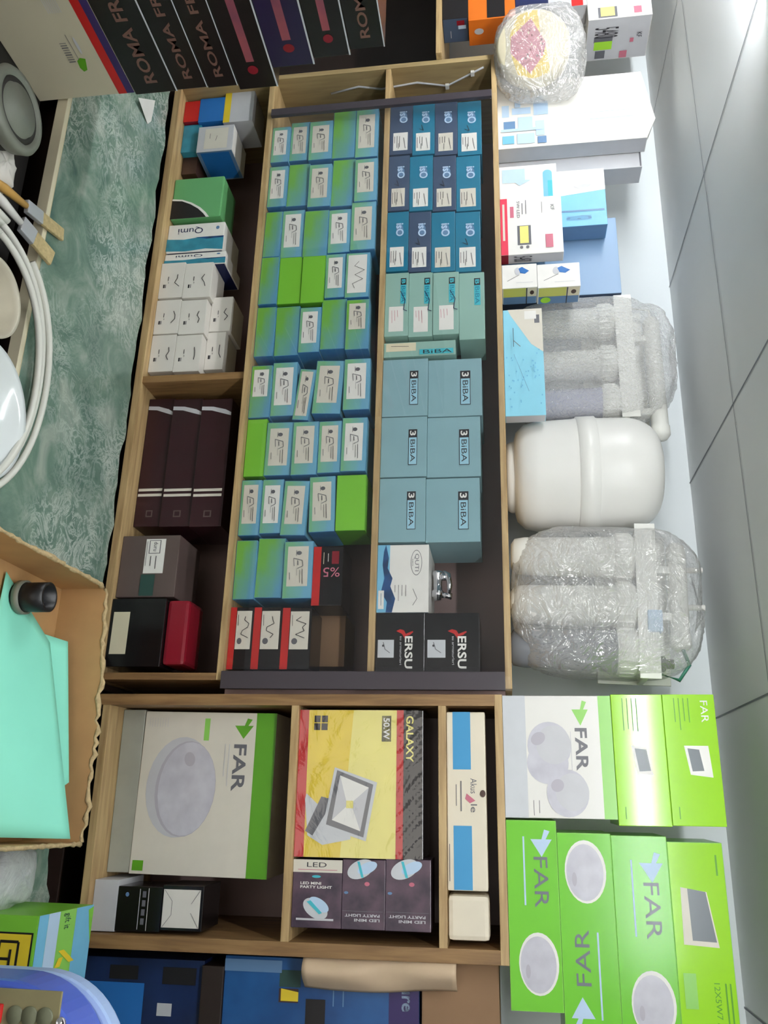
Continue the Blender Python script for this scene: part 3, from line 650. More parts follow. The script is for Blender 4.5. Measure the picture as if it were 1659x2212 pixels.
# round roll in a clear bag
x, z = FL.px(105, 1190, -.03)
rol = empty('tape_roll', FL.w(x - .01, -.040, zt + .001), (0, 0, .34)); tag(rol, 'round cream roll with yellow and pink diamond label in a clear plastic bag', 'roll')
rr = 0.094
MB().lathe([(0, -.001), (rr * .2, 0), (rr * .93, 0), (rr, -.006), (rr, -.046), (rr * .93, -.052), (0, -.052)], 'cream', 48, (0, -.0, rr), 'y').build('roll', rol)
b = MB(); n = 36
pts = []
for i in range(n):
    a = 2 * PI * i / n; pts.append((max(-.55, min(.30, math.cos(a))) * rr * .90, -.0008, rr + math.sin(a) * rr * .96))
o = b
def disc_poly(bb, pts, y, m): bb.add([(px_, y, pz_) for px_, pz_ in pts], [tuple(range(len(pts)))], m)
bb = MB()
strip = [(-.30, .86), (-.86, .46), (-.90, .1), (-.30, -.1), (.2, -.5), (.80, -.25), (.93, .0), (.90, .25), (.35, .30), (0, .35)]
strip = [(-.86, -.42), (-.97, .0), (-.96, .14), (-.3, .20), (.2, .37), (.84, .46), (.97, .1), (.98, -.1), (.86, -.45), (.3, -.63), (-.3, -.66)]
disc_poly(bb, [(a * rr * .95, rr + c * rr * .95) for a, c in strip], -.0006, 'yellow')
disc_poly(bb, [(a * rr, rr + c * rr) for a, c in [(-.71, -.05), (.0, .34), (.33, .26), (.81, -.1), (.2, -.62), (-.24, -.60)]], -.0012, 'pink')
for i in range(26):
    a = random.uniform(-.45, .4); c = random.uniform(-.35, .25)
    disc_poly(bb, [((a + q[0]) * rr, rr + (c + q[1]) * rr) for q in [(0, 0), (.06, .01), (.05, .05), (0, .04)]], -.0017, random.choice(['brown', 'cream', 'dark_red']))
bb.build('label', rol)
def blob(w, d, h, m, amp=.12, nu=56, nv=36, p=3.2, seed=0, origin=(0, 0, 0), name='plastic_wrap', parent=None, topbulge=0.0):
    rnd = random.Random(seed); ph = [(rnd.uniform(2, 9), rnd.uniform(2, 9), rnd.uniform(0, 6.3), rnd.uniform(.3, 1)) for _ in range(7)]
    b = MB(); vs = []
    for j in range(nv + 1):
        t = -PI / 2 + PI * j / nv
        for i in range(nu):
            a = 2 * PI * i / nu; ca, sa, ct, st = math.cos(a), math.sin(a), math.cos(t), math.sin(t)
            f = lambda q: math.copysign(abs(q) ** (2 / p), q)
            x, y, z = f(ca) * f(ct) * w / 2, f(sa) * f(ct) * d / 2, f(st) * h / 2
            k = 1 + amp * sum(A * math.sin(round(fa) * a + fb * t + q) for fa, fb, q, A in ph) / 7 + rnd.uniform(-1, 1) * amp * .12
            vs.append((origin[0] + x * k, origin[1] + y * k, origin[2] + h / 2 + z * k))
    fs = [(j * nu + i, j * nu + (i + 1) % nu, (j + 1) * nu + (i + 1) % nu, (j + 1) * nu + i) for j in range(nv) for i in range(nu)]
    b.add(vs, fs, m, True); return b.build(name, parent)
blob(.245, .066, .225, FILM, .14, seed=3, origin=(.012, .026, -.001), name='plastic_bag', parent=rol)

# white tall box with the maze print
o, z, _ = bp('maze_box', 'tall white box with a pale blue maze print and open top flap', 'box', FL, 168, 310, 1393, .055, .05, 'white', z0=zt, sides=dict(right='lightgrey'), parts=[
    ('printed_picture', [Rr(a, a + w_, t, t + h_, c_) for a, w_, t, h_, c_ in [(.35, .18, .03, .05, 'paleblue'), (.40, .10, .10, .13, 'paleblue'), (.33, .2, .25, .10, 'paleblue'), (.60, .12, .04, .08, 'bluegrey'), (.55, .2, .14, .10, 'paleblue'), (.62, .22, .26, .06, 'paleblue'), (.82, .12, .03, .08, 'skyblue'), (.80, .15, .13, .12, 'paleblue'), (.86, .1, .27, .06, 'bluegrey'), (.3, .1, .12, .04, 'paleblue'), (.72, .04, .02, .3, 'paleblue')]]),
    ('lettering', [L_(.56, .56, .56, .90, .0018, 'paleblue'), L_(.66, .63, .66, .92, .0035, 'paleblue'), L_(.5, .5, .5, .75, .0012, 'lightgrey')])])
# its raised top flap
w = FL.px(310, 1240, .02)[0] - FL.px(168, 1240, .02)[0]; hh = z - zt - .0005
b = MB(); b.add([(-w / 2, -.025, hh), (w / 2, -.025, hh), (w / 2 * .98, -.010, hh + .002), (w * .12, .000, hh + .030), (-w * .35, -.008, hh + .006)], [(0, 1, 2, 3, 4)], 'white')
b.add([(-w / 2, -.0242, hh), (w / 2, -.0242, hh), (w / 2 * .98, -.0092, hh + .002), (w * .12, .0008, hh + .030), (-w * .35, -.0072, hh + .006)], [(4, 3, 2, 1, 0)], 'white')
b.build('flap', o, fixn=False)
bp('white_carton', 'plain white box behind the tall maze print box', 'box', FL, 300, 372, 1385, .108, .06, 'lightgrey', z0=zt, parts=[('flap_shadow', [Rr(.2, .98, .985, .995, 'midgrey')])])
bp('capsule_box', 'white box with a turquoise capsule print beside the tall white box', 'box', FL, 357, 430, 1203, .036, .03, 'white', z0=zt, parts=[
    ('printed_picture', [Rr(.30, .98, .76, .92, 'skyblue'), E(.28, .84, .1, .08, 'skyblue'), Rr(.5, .98, .84, .92, 'turq'), Rr(.1, .5, .05, .45, 'paleblue'), G([(.4, .2), (.6, .35), (.45, .55)], 'paleblue')])])
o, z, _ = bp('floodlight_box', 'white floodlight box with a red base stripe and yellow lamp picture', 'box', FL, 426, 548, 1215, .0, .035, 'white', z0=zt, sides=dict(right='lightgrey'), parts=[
    ('red_band', [Rr(0, 1, 0, .115, mat('pink_red', (222, 60, 84), rough=.4)), Rr(.1, .75, .035, .07, 'offwhite')]),
    ('printed_picture', [Rr(.50, .84, .27, .49, 'midgrey'), Rr(.51, .81, .31, .45, 'paleyellow'), E(.88, .33, .025, .025, 'greyink'), E(.88, .43, .025, .025, 'greyink'), Rr(.68, .91, .72, .84, 'pink')]),
    ('lettering', [Rr(.15, .35, .16, .22, 'pink'), T('5W LED', .06, .36, .27, .32, 'midgrey'), L_(.1, .36, .3, .36, .0018, 'greyink'), L_(.05, .42, .3, .42, .0018, 'greyink'), T('KF', .16, .26, .82, .88, 'greyink'), L_(.1, .68, .3, .68, .001, 'greyink')]),
    ('side_print', [Rr(0, 1, 0, .115, 'dark_red'), T('5480', .2, .8, .2, .5, 'ink')], 'right')])
bp('sea_box', 'white and light blue box with seagull print behind the floodlight box', 'box', FL, 372, 492, 1309, .07, .055, 'skyblue', z0=zt, sides=dict(right='bluegrey'), parts=[
    ('printed_picture', [G([(0, 0), (.48, 0), (.45, .6), (.38, 1), (0, 1)], 'white'), Rr(.72, .75, .5, .98, 'bluegrey'), T('MODERN', .82, .90, .62, .86, 'bluegrey'), G([(.3, .7), (.36, .78), (.28, .88), (.26, .8)], 'lightgrey')])])
bp('blue_grey_box', 'blue grey box behind the seagull print box', 'box', FL, 478, 640, 1337, .13, .06, mat('soft_blue', (128, 160, 195), rough=.4), z0=zt, sides=dict(right='slatebox'))
mat('olive_yellow', (206, 208, 105), rough=.4); mat('soft_blue', (128, 160, 195), rough=.4); mat('pink_red', (222, 60, 84), rough=.4)
z = zt
for ri, (v1, u0, u1) in enumerate(((1160, 571, 622), (1253, 569, 620))):
    o, z, _ = bp('bluebell_box', f'white box with a blue flower and yellow green side, {["lower", "upper"][ri]} of two', 'box', FL, u0, u1, v1, .0, .065, 'white', z0=z, sides=dict(right='white'), group='white boxes with a blue flower', parts=[
        ('printed_picture', [G([(.22, .42), (.12, .58), (.30, .78), (.42, .66), (.36, .48)], 'blue'), L_(.45, .5, .7, .15, .001, 'greyink'), E(.3, .45, .16, .08, 'lightgrey'), G([(.20, .48), (.14, .60), (.30, .74), (.40, .64), (.36, .52)], 'blue')]),
        ('lettering', [L_(.78, .4, .78, .88, .001, 'lightgrey')]),
        ('side_print', [Rr(.02, .55, .03, .68, 'olive_yellow'), Rr(.55, 1, .03, .98, 'bluegrey'), Rr(.02, .55, .72, .98, 'cream'), E(.3, .85, .13, .06, 'brown'), L_(.0, .70, 1, .70, .002, 'ink')] + ([E(.75, .2, .18, .12, 'lime')] if ri else []), 'right')])
mat('bluebox', (150, 218, 240), rough=0.35, var=0.05, scale=20)
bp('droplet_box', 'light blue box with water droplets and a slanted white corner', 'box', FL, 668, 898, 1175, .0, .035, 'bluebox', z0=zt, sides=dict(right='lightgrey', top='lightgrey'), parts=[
    ('printed_picture', [G([(0, .12), (0, 1), (.42, 1), (.34, .70), (.06, .2)], 'offwhite'), Rr(.06, .14, .80, .93, 'midgrey'), Rr(.02, .1, .55, .85, 'white')] + [E(random.uniform(.35, .95), random.uniform(.05, .95), .008, .016, 'skyblue') for _ in range(40)] + [L_(.20, .25, .38, .25, .0012, 'ink'), L_(.32, .25, .38, .42, .0015, 'greyink'), L_(.45, .25, .80, .6, .0008, 'bluegrey')])])

# ------------------------------------------------------------------ water filters and tank on the top shelf
def water_filter(us, vb, ub0, ub1, vm0, vm1, um0, um1, yc, hmats, label, tilt, film, seed, rad, extras):
    x0, z0 = FL.px(ub0, vb, yc); x1, _ = FL.px(ub1, vb, yc); xc = (x0 + x1) / 2
    r = empty('water_filter', FL.w(xc, yc, zt + .001), (0, tilt, 0)); tag(r, label, 'water filter')
    hb = FL.px((ub0 + ub1) / 2, vb, yc)[1] - zt
    for u, hm in zip(us, hmats):
        cx = FL.px(u, vb - 90, yc)[0] - xc; R0 = rad
        hs = MB().lathe([(0, 0), (R0 * .55, 0.0), (R0 * .82, .008), (R0 * .90, .03), (R0 * .95, hb - .055), (R0, hb - .052), (R0, hb - .045)], hm, 36, (cx, 0, 0)).build('filter_housing', r)
        MB().lathe([(R0 * 1.02, hb - .047), (R0 * 1.10, hb - .044), (R0 * 1.12, hb - .012), (R0 * .95, hb - .004), (R0 * .5, hb), (0, hb)], 'housing_white', 36, (cx, 0, 0)).build('cap', hs)
        b = MB()
        for i in range(18):
            a = 2 * PI * i / 18; b.box(cx + R0 * 1.11 * math.cos(a) - .002, cx + R0 * 1.11 * math.cos(a) + .002, R0 * 1.11 * math.sin(a) - .002, R0 * 1.11 * math.sin(a) + .002, hb - .042, hb - .014, 'housing_white')
        b.build('cap_rib', hs)
    wb = x1 - x0
    b = MB().box(-wb / 2, wb / 2, -rad * .9, .055, hb, hb + .012, 'housing_white'); b.box(-wb / 2, wb / 2, .05, .058, hb - .08, hb + .07, 'housing_white')
    b.box(-wb / 2, wb / 2, -rad * .92, -rad * .86, hb - .006, hb + .036, 'housing_white'); b.build('bracket', r, bevel=.002)
    m0, mz0 = FL.px(um0, vm0, yc); m1, mz1 = FL.px(um1, vm1, yc); mr = (mz1 - mz0) / 2; mz = (mz0 + mz1) / 2 - zt
    mb_ = MB().lathe([(0, m0 - xc), (mr * .7, m0 - xc + .001), (mr, m0 - xc + .012), (mr, m1 - xc - .035), (mr * 1.1, m1 - xc - .033), (mr * 1.1, m1 - xc - .012), (mr * .75, m1 - xc - .002), (0, m1 - xc)], 'housing_white', 32, (0, 0, mz), 'x').build('membrane_housing', r)
    for cx in (m0 - xc + .06, m1 - xc - .07):
        MB().box(cx - .008, cx + .008, -mr * .6, mr * .6, hb + .012, mz - mr * .8, 'housing_white').build('saddle_clip', r, bevel=.002)
    extras(r, xc, hb, mz, m0 - xc, m1 - xc, mr)
    # film over the assembly
    hh = mz + mr + .012
    blob(wb * .99, 2 * rad + .07, hh + .006, film, .10, 64, 44, 3.6, seed, (0, .004, .006), 'plastic_wrap', r)
    return r
def ex1(r, xc, hb, mz, a, b_, mr):
    MB().tube([(a + .01, -.01, mz), (a - .015, -.015, mz - .005), (a - .02, -.02, hb + .03), (a + .01, -.02, hb + .014)], .0035, 'white', 8).build('tubing', r)
water_filter((700, 790, 873), 1335, 655, 915, 1385, 1447, 690, 950, .155, ('housing_white', 'housing_white', 'housing_violet'),
             'bubble wrapped white water filter set left of the round white tank', .0, BUBBLE, 5, .039, ex1)
def ex2(r, xc, hb, mz, a, b_, mr):
    MB().tube([(b_ - .01, -.01, mz), (b_ + .03, -.015, mz + .012), (b_ + .062, -.02, mz - .01), (b_ + .05, -.022, mz - .05), (b_ + .0, -.02, hb + .02)], .004, 'tubing_green', 10).build('tubing', r)
    MB().lathe([(0, 0), (.014, .0), (.016, .012), (.016, .032), (.010, .036), (.010, .05), (0, .05)], 'black', 20, (b_ + .03, -.02, hb + .014)).build('valve', r)
    MB().box(b_ - .075, b_ - .03, -.052, -.02, hb + .013, hb + .042, 'paleblue').build('fitting', r, bevel=.003)
    for q in (.06, .14):
        MB().tube([(a + q, -.01, mz + mr * .9), (a + q, -.012, mz + mr + .03)], .006, 'white', 10).build('elbow', r)
water_filter((1198, 1303, 1398), 1375, 1135, 1462, 1430, 1495, 1165, 1395, .09, ('housing_white', 'housing_white', 'housing_grey'),
             'white and grey water filter set in crumpled clear plastic, right of the round tank', .035, FILM, 9, .046, ex2)
# round tank
yt = .135
x0, _ = FL.px(915, 1245, yt); x1, _ = FL.px(1146, 1245, yt); xc = (x0 + x1) / 2; rt = (x1 - x0) / 2
ht = FL.px(1030, 1425, yt)[1] - zt
tk = empty('water_tank', FL.w(xc, yt, zt + .001)); tag(tk, 'round white pressure water tank with a raised middle band', 'tank')
MB().lathe([(rt * .55, 0), (rt * .58, .0), (rt * .62, .008), (rt * .64, .03), (rt * .60, .034)], 'tank_white', 56).build('foot_ring', tk)
prof = [(0, .012), (rt * .5, .013), (rt * .78, .022), (rt * .91, .04), (rt * .965, .07), (rt * .985, ht * .43), (rt * 1.0, ht * .455)]
MB().lathe(prof, 'tank_white', 72).build('lower_shell', tk)
pr2 = [(rt * 1.0, ht * .58)] + [(rt * .985, ht * .60), (rt * .98, ht * .75)]
for i in range(1, 10):
    a = PI / 2 * i / 9; pr2.append((rt * (.5 + .48 * math.cos(a)) if i < 9 else rt * .42, ht * (.75 + .245 * math.sin(a))))
pr2 += [(rt * .2, ht * 1.0), (0, ht)]
MB().lathe(pr2, 'tank_white', 72).build('upper_shell', tk)
MB().lathe([(rt * .99, ht * .452), (rt * 1.022, ht * .458), (rt * 1.025, ht * .575), (rt * .99, ht * .583)], 'tank_white', 72).build('band', tk)

# ------------------------------------------------------------------ boxes on top of the right unit
ztr = zr[3] + T2
def arrow(s0, t0, sw, th, m, flip=False):
    # bent arrow emblem; s0,t0 lower-left, sw wide, th high (fractions)
    P_ = [(0, .95), (.28, .80), (.28, .62), (.12, .42), (.30, .22), (.42, .60), (.42, .0), (1.0, .45), (.42, 1.0), (.42, .82), (.05, 1.12)]
    P_ = [(.0, .30), (.38, .62), (.38, .95), (1.0, .50), (.38, .02), (.38, .30), (.22, .30)]
    tri = [(.36, 1.0), (1.0, .5), (.36, .0), (.36, .30), (.50, .42), (.50, .50), (.36, .62)]
    tail = [(.0, .66), (.06, .92), (.50, .62), (.50, .40), (.36, .30), (.36, .52)]
    f = (lambda a, c: (s0 + (1 - a) * sw, t0 + (1 - c) * th)) if flip else (lambda a, c: (s0 + a * sw, t0 + c * th))
    return [G([f(*q) for q in tri], m), G([f(*q) for q in tail], m)]
def pkR(*a, **k): return pkg(*a, **k)
mat('lamp_print', (205, 204, 212), rough=.3, c2=(188, 186, 196), scale=30)
mat('lamp_print_shade', (180, 176, 186), rough=.3)
mat('glass_green', (140, 205, 90), rough=.3)
mat('panel_print', (105, 112, 118), rough=.3)
o, z, dm = pkR('lamp_box', 'glossy white box with two round glass lamps pictured, grey lettering and green top strip', 'box', FR, 1503, 1768, 1326, .0, .11, 'gloss_white', z0=ztr, parts=[
    ('printed_strip', [Rr(0, 1, .885, 1, 'glass_green')]), ('printed_band', [Rr(0, 1, 0, .21, 'silver')]),
    ('printed_picture', [E(.56, .40, .17, .19, 'lamp_print'), E(.50, .44, .13, .16, 'lightgrey'), E(.70, .48, .14, .16, 'lamp_print'), E(.44, .34, .04, .06, 'lamp_print_shade', .6), E(.82, .58, .16, .18, 'lamp_print'), E(.84, .55, .12, .13, 'lightgrey'), E(.78, .46, .03, .05, 'lamp_print_shade', .6)][:1] + [E(.42, .42, .20, .20, 'lamp_print'), E(.41, .46, .16, .16, 'lightgrey'), E(.36, .32, .05, .07, 'lamp_print_shade', .6), E(.80, .57, .19, .19, 'lamp_print'), E(.79, .61, .15, .15, 'lightgrey'), E(.74, .48, .05, .06, 'lamp_print_shade', .6)]),
    ('logo', arrow(.04, .64, .21, .15, 'glass_green') + [T('FAR', .27, .62, .66, .77, 'midgrey', 0, True)]),
    ('lettering', [L_(.86, .26, .98, .26, .001, 'greyink'), L_(.86, .31, .96, .31, .001, 'greyink'), L_(.30, .62, .66, .62, .0008, 'lightgrey')])], yaw=.0)
zA = z
for ri, (v1) in enumerate((1441, 1556)):
    o, z, dm = pkR('panel_light_box', f'glossy lime green panel light box {["directly on the white lamp box", "lying on another lime box"][ri]}', 'box', FR, 1500, 1785, v1, -.004, .13, 'gloss_lime', z0=z, group='lime green panel light boxes', parts=[
        ('printed_picture', [G([(.40, .34), (.62, .42), (.62, .72) if ri == 0 else (.64, .84), (.41, .62) if ri == 0 else (.40, .80)], 'white'), G([(.42, .40), (.595, .46), (.59, .68), (.43, .62)], 'panel_print')]),
        ('lettering', [L_(.03, .22 + .09 * q, .03 + random.uniform(.18, .27), .22 + .09 * q, .0014, 'dgreen') for q in range(4)] + [L_(.86, .15, .95, .15, .0014, 'dgreen')] + ([T('FAR', .05, .22, .72, .86, 'white')] if ri else []))])
# four long green boxes
specs = [(1772, 2186, 1210, 'a'), (1800, 2262, 1333, 'b'), (1806, 2268, 1458, 'c'), (1820, 2290, 1583, 'd')]
z = ztr
def lampE(cx, cy, rx, ry): return [E(cx, cy, rx, ry, 'white'), E(cx + .004, cy - .01, rx * .9, ry * .9, 'lamp_print'), E(cx + rx * .25, cy - ry * .55, rx * .22, ry * .12, 'lamp_print_shade')]
names = ['lowest long green lamp box with pale arrow at left and round lamp at right', 'long green lamp box with upside down lettering, second from bottom',
         'long green lamp box with pale arrow, third from bottom of its stack', 'long green panel light box with grey square picture, topmost of its stack']
for ri, (u0, u1, v1, _) in enumerate(specs):
    if ri in (0, 2):
        q = 0 if ri == 0 else .03
        parts = [('logo', arrow(.05 + q, .48, .15, .42, 'paleblue') + [T('FAR', .20 + q, .47 + q, .53, .80, 'panel_print')]), ('lettering', [L_(.09 + q, .34, .46 + q, .34, .003, 'paleblue')]),
                 ('printed_picture', lampE(.76 if ri == 0 else .80, .56, .16 if ri == 0 else .155, .38))]
    elif ri == 1:
        parts = [('printed_picture', lampE(.19, .5, .155, .38)), ('logo', [T('FAR', .47, .73, .24, .50, 'panel_print', 180)] + arrow(.78, .12, .15, .42, 'paleblue', True)), ('lettering', [L_(.48, .66, .88, .66, .003, 'paleblue')])]
    else:
        parts = [('printed_picture', [G([(.22, .18), (.24, .64), (.50, .78), (.49, .16)], 'offwhite'), G([(.225, .30), (.24, .62), (.475, .74), (.47, .32)], 'panel_print')]),
                 ('lettering', [L_(.06, .86, .16, .86, .003, 'dgreen'), T('12X5W7 / 50/A', .66, .95, .62, .72, 'dgreen'), L_(.66, .82, .94, .82, .0025, 'dgreen'), L_(.66, .90, .9, .90, .0025, 'dgreen'), Rr(.62, .78, .1, .32, 'glass_green')])]
    o, z, dm = pkR('long_lamp_box', names[ri], 'box', FR, u0, u1, v1, .0 + .004 * ri, .14, 'gloss_green' if ri < 3 else 'gloss_lime', z0=z, parts=parts, group='long green lamp boxes', tilt=[.0, 0, 0, 0][ri], sides=dict(left='glass_green'))
# counter beyond the right unit that also carries the long boxes
# ------------------------------------------------------------------ inside the right unit
zr0 = zr[0] + .004
mat('clear_tray', (170, 172, 160), rough=.25, var=.1, scale=20)
o, z, _ = pkR('tray', 'flat grey plastic sheet pack under the large white lamp box', 'tray', FR, 1533, 1885, 298, .066, .20, 'clear_tray', z0=zr0, bevel=.002)
cq = rotm(0, .0, 0)
o, z, dm = pkR('lamp_box', 'large white box with one oval lamp picture, green arrow and green top strip', 'box', FR, 1537, 1892, 588, .064, .16, 'offwhite', z0=z, tilt=.012, parts=[
    ('printed_strip', [Rr(0, 1, .85, 1, 'dgreen')]),
    ('printed_picture', [E(.47, .31, .31, .25, 'lightgrey', -.06), E(.48, .355, .295, .225, 'lamp_print_shade', -.06), E(.48, .365, .288, .212, 'lamp_print', -.06), E(.30, .37, .045, .04, 'lamp_print_shade', .3)]),
    ('logo', arrow(.035, .69, .13, .14, 'dgreen') + [T('FAR', .20, .49, .695, .79, 'midgrey', 0, True)]),
    ('lettering', [Rr(.04, .18, .46, .50, 'glass_green'), Rr(.92, .98, .02, .10, 'dgreen'), L_(.2, .66, .46, .66, .0012, 'lightgrey'), L_(.2, .63, .40, .63, .0012, 'lightgrey')] + [L_(.04, .04 + .02 * q, .1, .04 + .02 * q, .0006, 'lightgrey') for q in range(8)])])
# small boxes beside it
o, z, _ = pkR('grey_carton', 'flat grey white carton under the small black printed box in the lower bay', 'box', FR, 1900, 2012, 252, .02, .12, 'lightgrey', z0=zr0)
o, z, _ = pkR('black_print_box', 'small black printed box in the lower bay, below a white boxed end', 'box', FR, 1915, 2013, 348, .02, .10, 'gloss_black', z0=z, parts=[
    ('lettering', [L_(.05, .50, .95, .50, .0012, 'lightgrey')] + [Rr(.10 + .2 * q, .24 + .2 * q, .56, .64, 'midgrey') for q in range(4)] + [L_(.03, .70, .97, .70, .001, 'white'), E(.18, .22, .05, .04, 'bluegrey')])])
o, z, _ = pkR('white_end_box', 'black box with a white folded end flap standing on the black printed box', 'box', FR, 1913, 2012, 438, .02, .10, 'gloss_black', z0=z, parts=[
    ('flap', [Rr(.09, .93, .03, .93, 'carton_white'), L_(.1, .05, .35, .25, .0008, 'greyink'), L_(.35, .25, .65, .25, .0008, 'greyink'), L_(.65, .25, .92, .05, .0008, 'greyink'), L_(.1, .92, .4, .72, .0008, 'greyink'), L_(.6, .72, .92, .92, .0008, 'greyink')])])
# flood light box
z = zr[1] + T2
o, zz, dm = pkR('flood_lamp_box', 'yellow box with red stripes, a square floodlight picture and gold lettering', 'box', FR, 1534, 1854, 914, .012, .16, 'gloss_black', z0=z, parts=[
    ('printed_picture', [Rr(0, 1, .03, .80, 'paleyellow'), G([(0, .03), (1, .03), (1, .36), (0, .44)], 'yellow'), Rr(0, 1, 0, .075, 'red'), Rr(0, 1, .79, .845, 'red'),
      G([(.58, .08), (.62, .07), (.86, .10), (.92, .22), (.88, .44), (.86, .44)], 'silver'), G([(.60, .20), (.62, .30), (.86, .14), (.83, .08)], 'midgrey'),
      G([(.40, .30), (.50, .64), (.89, .56), (.80, .22)], 'silver'), G([(.42, .32), (.515, .61), (.865, .54), (.785, .245)], 'midgrey'), G([(.455, .345), (.535, .575), (.825, .515), (.755, .29)], 'lightgrey'),
      G([(.455, .345), (.535, .575), (.64, .44), (.63, .40)], 'white'), G([(.755, .29), (.825, .515), (.67, .45), (.665, .40)], 'white'), Rr(.625, .675, .40, .455, 'paleyellow')]),
    ('lettering', [Rr(.04, .22, .67, .745, 'black'), T('50.W', .055, .205, .682, .733, 'white', 0, True)] + [Rr(a, a + .048, t, t + .05, 'black') for a in (.04, .095) for t in (.12, .18)] + [T('GALAXY', .04, .36, .865, .925, 'paleyellow', 0, True)])], sides=dict(top='gloss_black'))
# its shrink wrap
fw, fd, fh = dm
bb = MB(); n1, n2 = 50, 40; vs = []
for j in range(n2 + 1):
    for i in range(n1 + 1):
        s = i / n1; t = j / n2
        vs.append((-fw / 2 + s * fw, -fd / 2 - .0032 - .0014 * (math.sin(s * 60 + 9 * math.sin(t * 7)) * (t > .78) + .25 * math.sin(s * 17 + t * 31)), .001 + t * (fh - .002)))
bb.add(vs, [(j * (n1 + 1) + i, j * (n1 + 1) + i + 1, (j + 1) * (n1 + 1) + i + 1, (j + 1) * (n1 + 1) + i) for j in range(n2) for i in range(n1)], WRAP, True)
bb.build('shrink_wrap', o, fixn=False)
# party light bulb boxes
def bulb(cx, cy, rx, ry, rot=.5):
    c, s = math.cos(rot), math.sin(rot)
    return [E(cx, cy, rx, ry, 'silver', rot), E(cx + .08, cy + ry * .05, rx * .55, ry * .95, 'paleblue', rot), G([(cx - .06, cy + ry * 1.02), (cx + .00, cy + ry * 1.02), (cx + .06, cy - ry * 1.02), (cx, cy - ry * 1.02)], 'turq')]
mat('space_print', (50, 40, 55), rough=.3, c2=(96, 74, 88), scale=26)
z = zr[1] + T2
pw = [('led_bulb_box', 'dark box with white LED header and bulb picture, lowest of the three', 738), ('led_bulb_box', 'dark violet bulb box with upside down lettering, middle of the three', 832), ('led_bulb_box', 'dark violet bulb box with upside down lettering, top of the three', 931)]
for ri, (nm, lab, v1) in enumerate(pw):
    if ri == 0:
        parts = [('header', [Rr(0, .19, 0, 1, 'offwhite'), T('LED', .04, .11, .28, .68, 'ink', 90), L_(.15, .1, .15, .9, .001, 'pink')]),
                 ('lettering', [T('LED MINI', .33, .37, .16, .58, 'white', 90, True), T('PARTY LIGHT', .385, .425, .16, .80, 'white', 90, True), E(.25, .48, .02, .09, 'turq')]),
                 ('printed_picture', [E(.72, .48, .13, .27, 'silver', -.5), E(.66, .55, .085, .22, 'paleblue', -.5), G([(.60, .38), (.62, .30), (.80, .56), (.78, .62)], 'turq'), Rr(.86, .89, .10, .85, 'lightgrey')])]
    else:
        parts = [('printed_picture', [E(.14, .42, .13, .32, 'silver', .4), E(.12, .58, .08, .24, 'paleblue', .4), G([(.03, .34), (.03, .40), (.26, .50), (.26, .44)], 'turq'), E(.35, .58, .03, .06, 'pink'), E(.48, .1, .02, .05, 'bluegrey')]),
                 ('lettering', [T('PARTY LIGHT', .78, .82, .08, .88, 'lightgrey', -90, True), T('LED MINI', .845, .885, .30, .88, 'lightgrey', -90, True), L_(.74, .02, .74, .95, .0008, 'midgrey')])]
    o, z, _ = pkR(nm, lab, 'box', FR, 1857, 2005 + 4 * ri, v1, .012, .09, 'space_print', z0=z, parts=parts, group='dark bulb boxes in the right unit')
z = zr[2] + T2
mat('panel_blue', (62, 150, 200), rough=.4); mat('beige_box', (232, 222, 200), rough=.5, var=.06, scale=15)
pkR('long_faucet_box', 'long cream box with two blue panels and script lettering in the top bay', 'box', FR, 1538, 1925, 1051, .008, .08, 'beige_box', z0=z, bevel=.003, parts=[
    ('blue_panel', [Rr(.0, .335, .16, .62, 'panel_blue')]), ('blue_panel', [Rr(.65, .995, .16, .62, 'panel_blue')]),
    ('lettering', [T('Akus', .385, .47, .60, .76, 'midgrey'), G([(.47, .50), (.51, .72), (.525, .58), (.50, .46)], 'pink'), T('le', .53, .575, .60, .76, 'midgrey'), L_(.40, .36, .57, .36, .0022, 'greyink'), L_(.42, .24, .54, .24, .0012, 'greyink'), L_(.75, .06, .95, .06, .0012, 'greyink'), E(.47, .91, .02, .07, 'brown')])])
pkR('small_cream_box', 'small cream box with rounded edges at the right of the top bay', 'box', FR, 1934, 2034, 1058, .01, .08, 'beige_box', z0=z, bevel=.009)

# ------------------------------------------------------------------ right of the units: blue cartons, cardboard, paper roll
xw = FR.px(2090, 700)[0]
fo = FR.w(xw, .0, 0)
su = empty('shelf_unit', FR.w(W2 + .3, .15, zr[0] - .06)); tag(su, 'brown wooden shelf post and boards at the far right holding blue cartons', 'shelf unit')
bpy.context.view_layer.update()
zlow = FR.px(2150, 150)[1]
upart(su, 'shelf_board', MB().box(W2 + .04, W2 + .6, .04, .30, FR.px(2150, 432, .04)[1], FR.px(2150, 480, .04)[1], 'dark_wood'), FR, bevel=.002)
upart(su, 'base_board', MB().box(W2 + .02, W2 + .6, .0, .30, zr[0] - .09, zr[0] - .06, 'dark_wood'), FR, bevel=.002)
z0_ = zr[0] - .06
o, z, _ = pkg('blue_carton', 'dark blue printed carton at the lower right corner by the shelf post', 'box', FR, 2068, 2420, 430, .05, .2, 'deep_blue', z0=z0_, parts=[
    ('printed_picture', [Rr(.05, .14, .35, .55, 'black'), Rr(.05, .16, .72, .95, 'black'), Rr(.16, .5, .1, .6, 'blue'), Rr(.28, .36, .7, .80, 'lightgrey')])])
zp = FR.px(2150, 480, .04)[1]
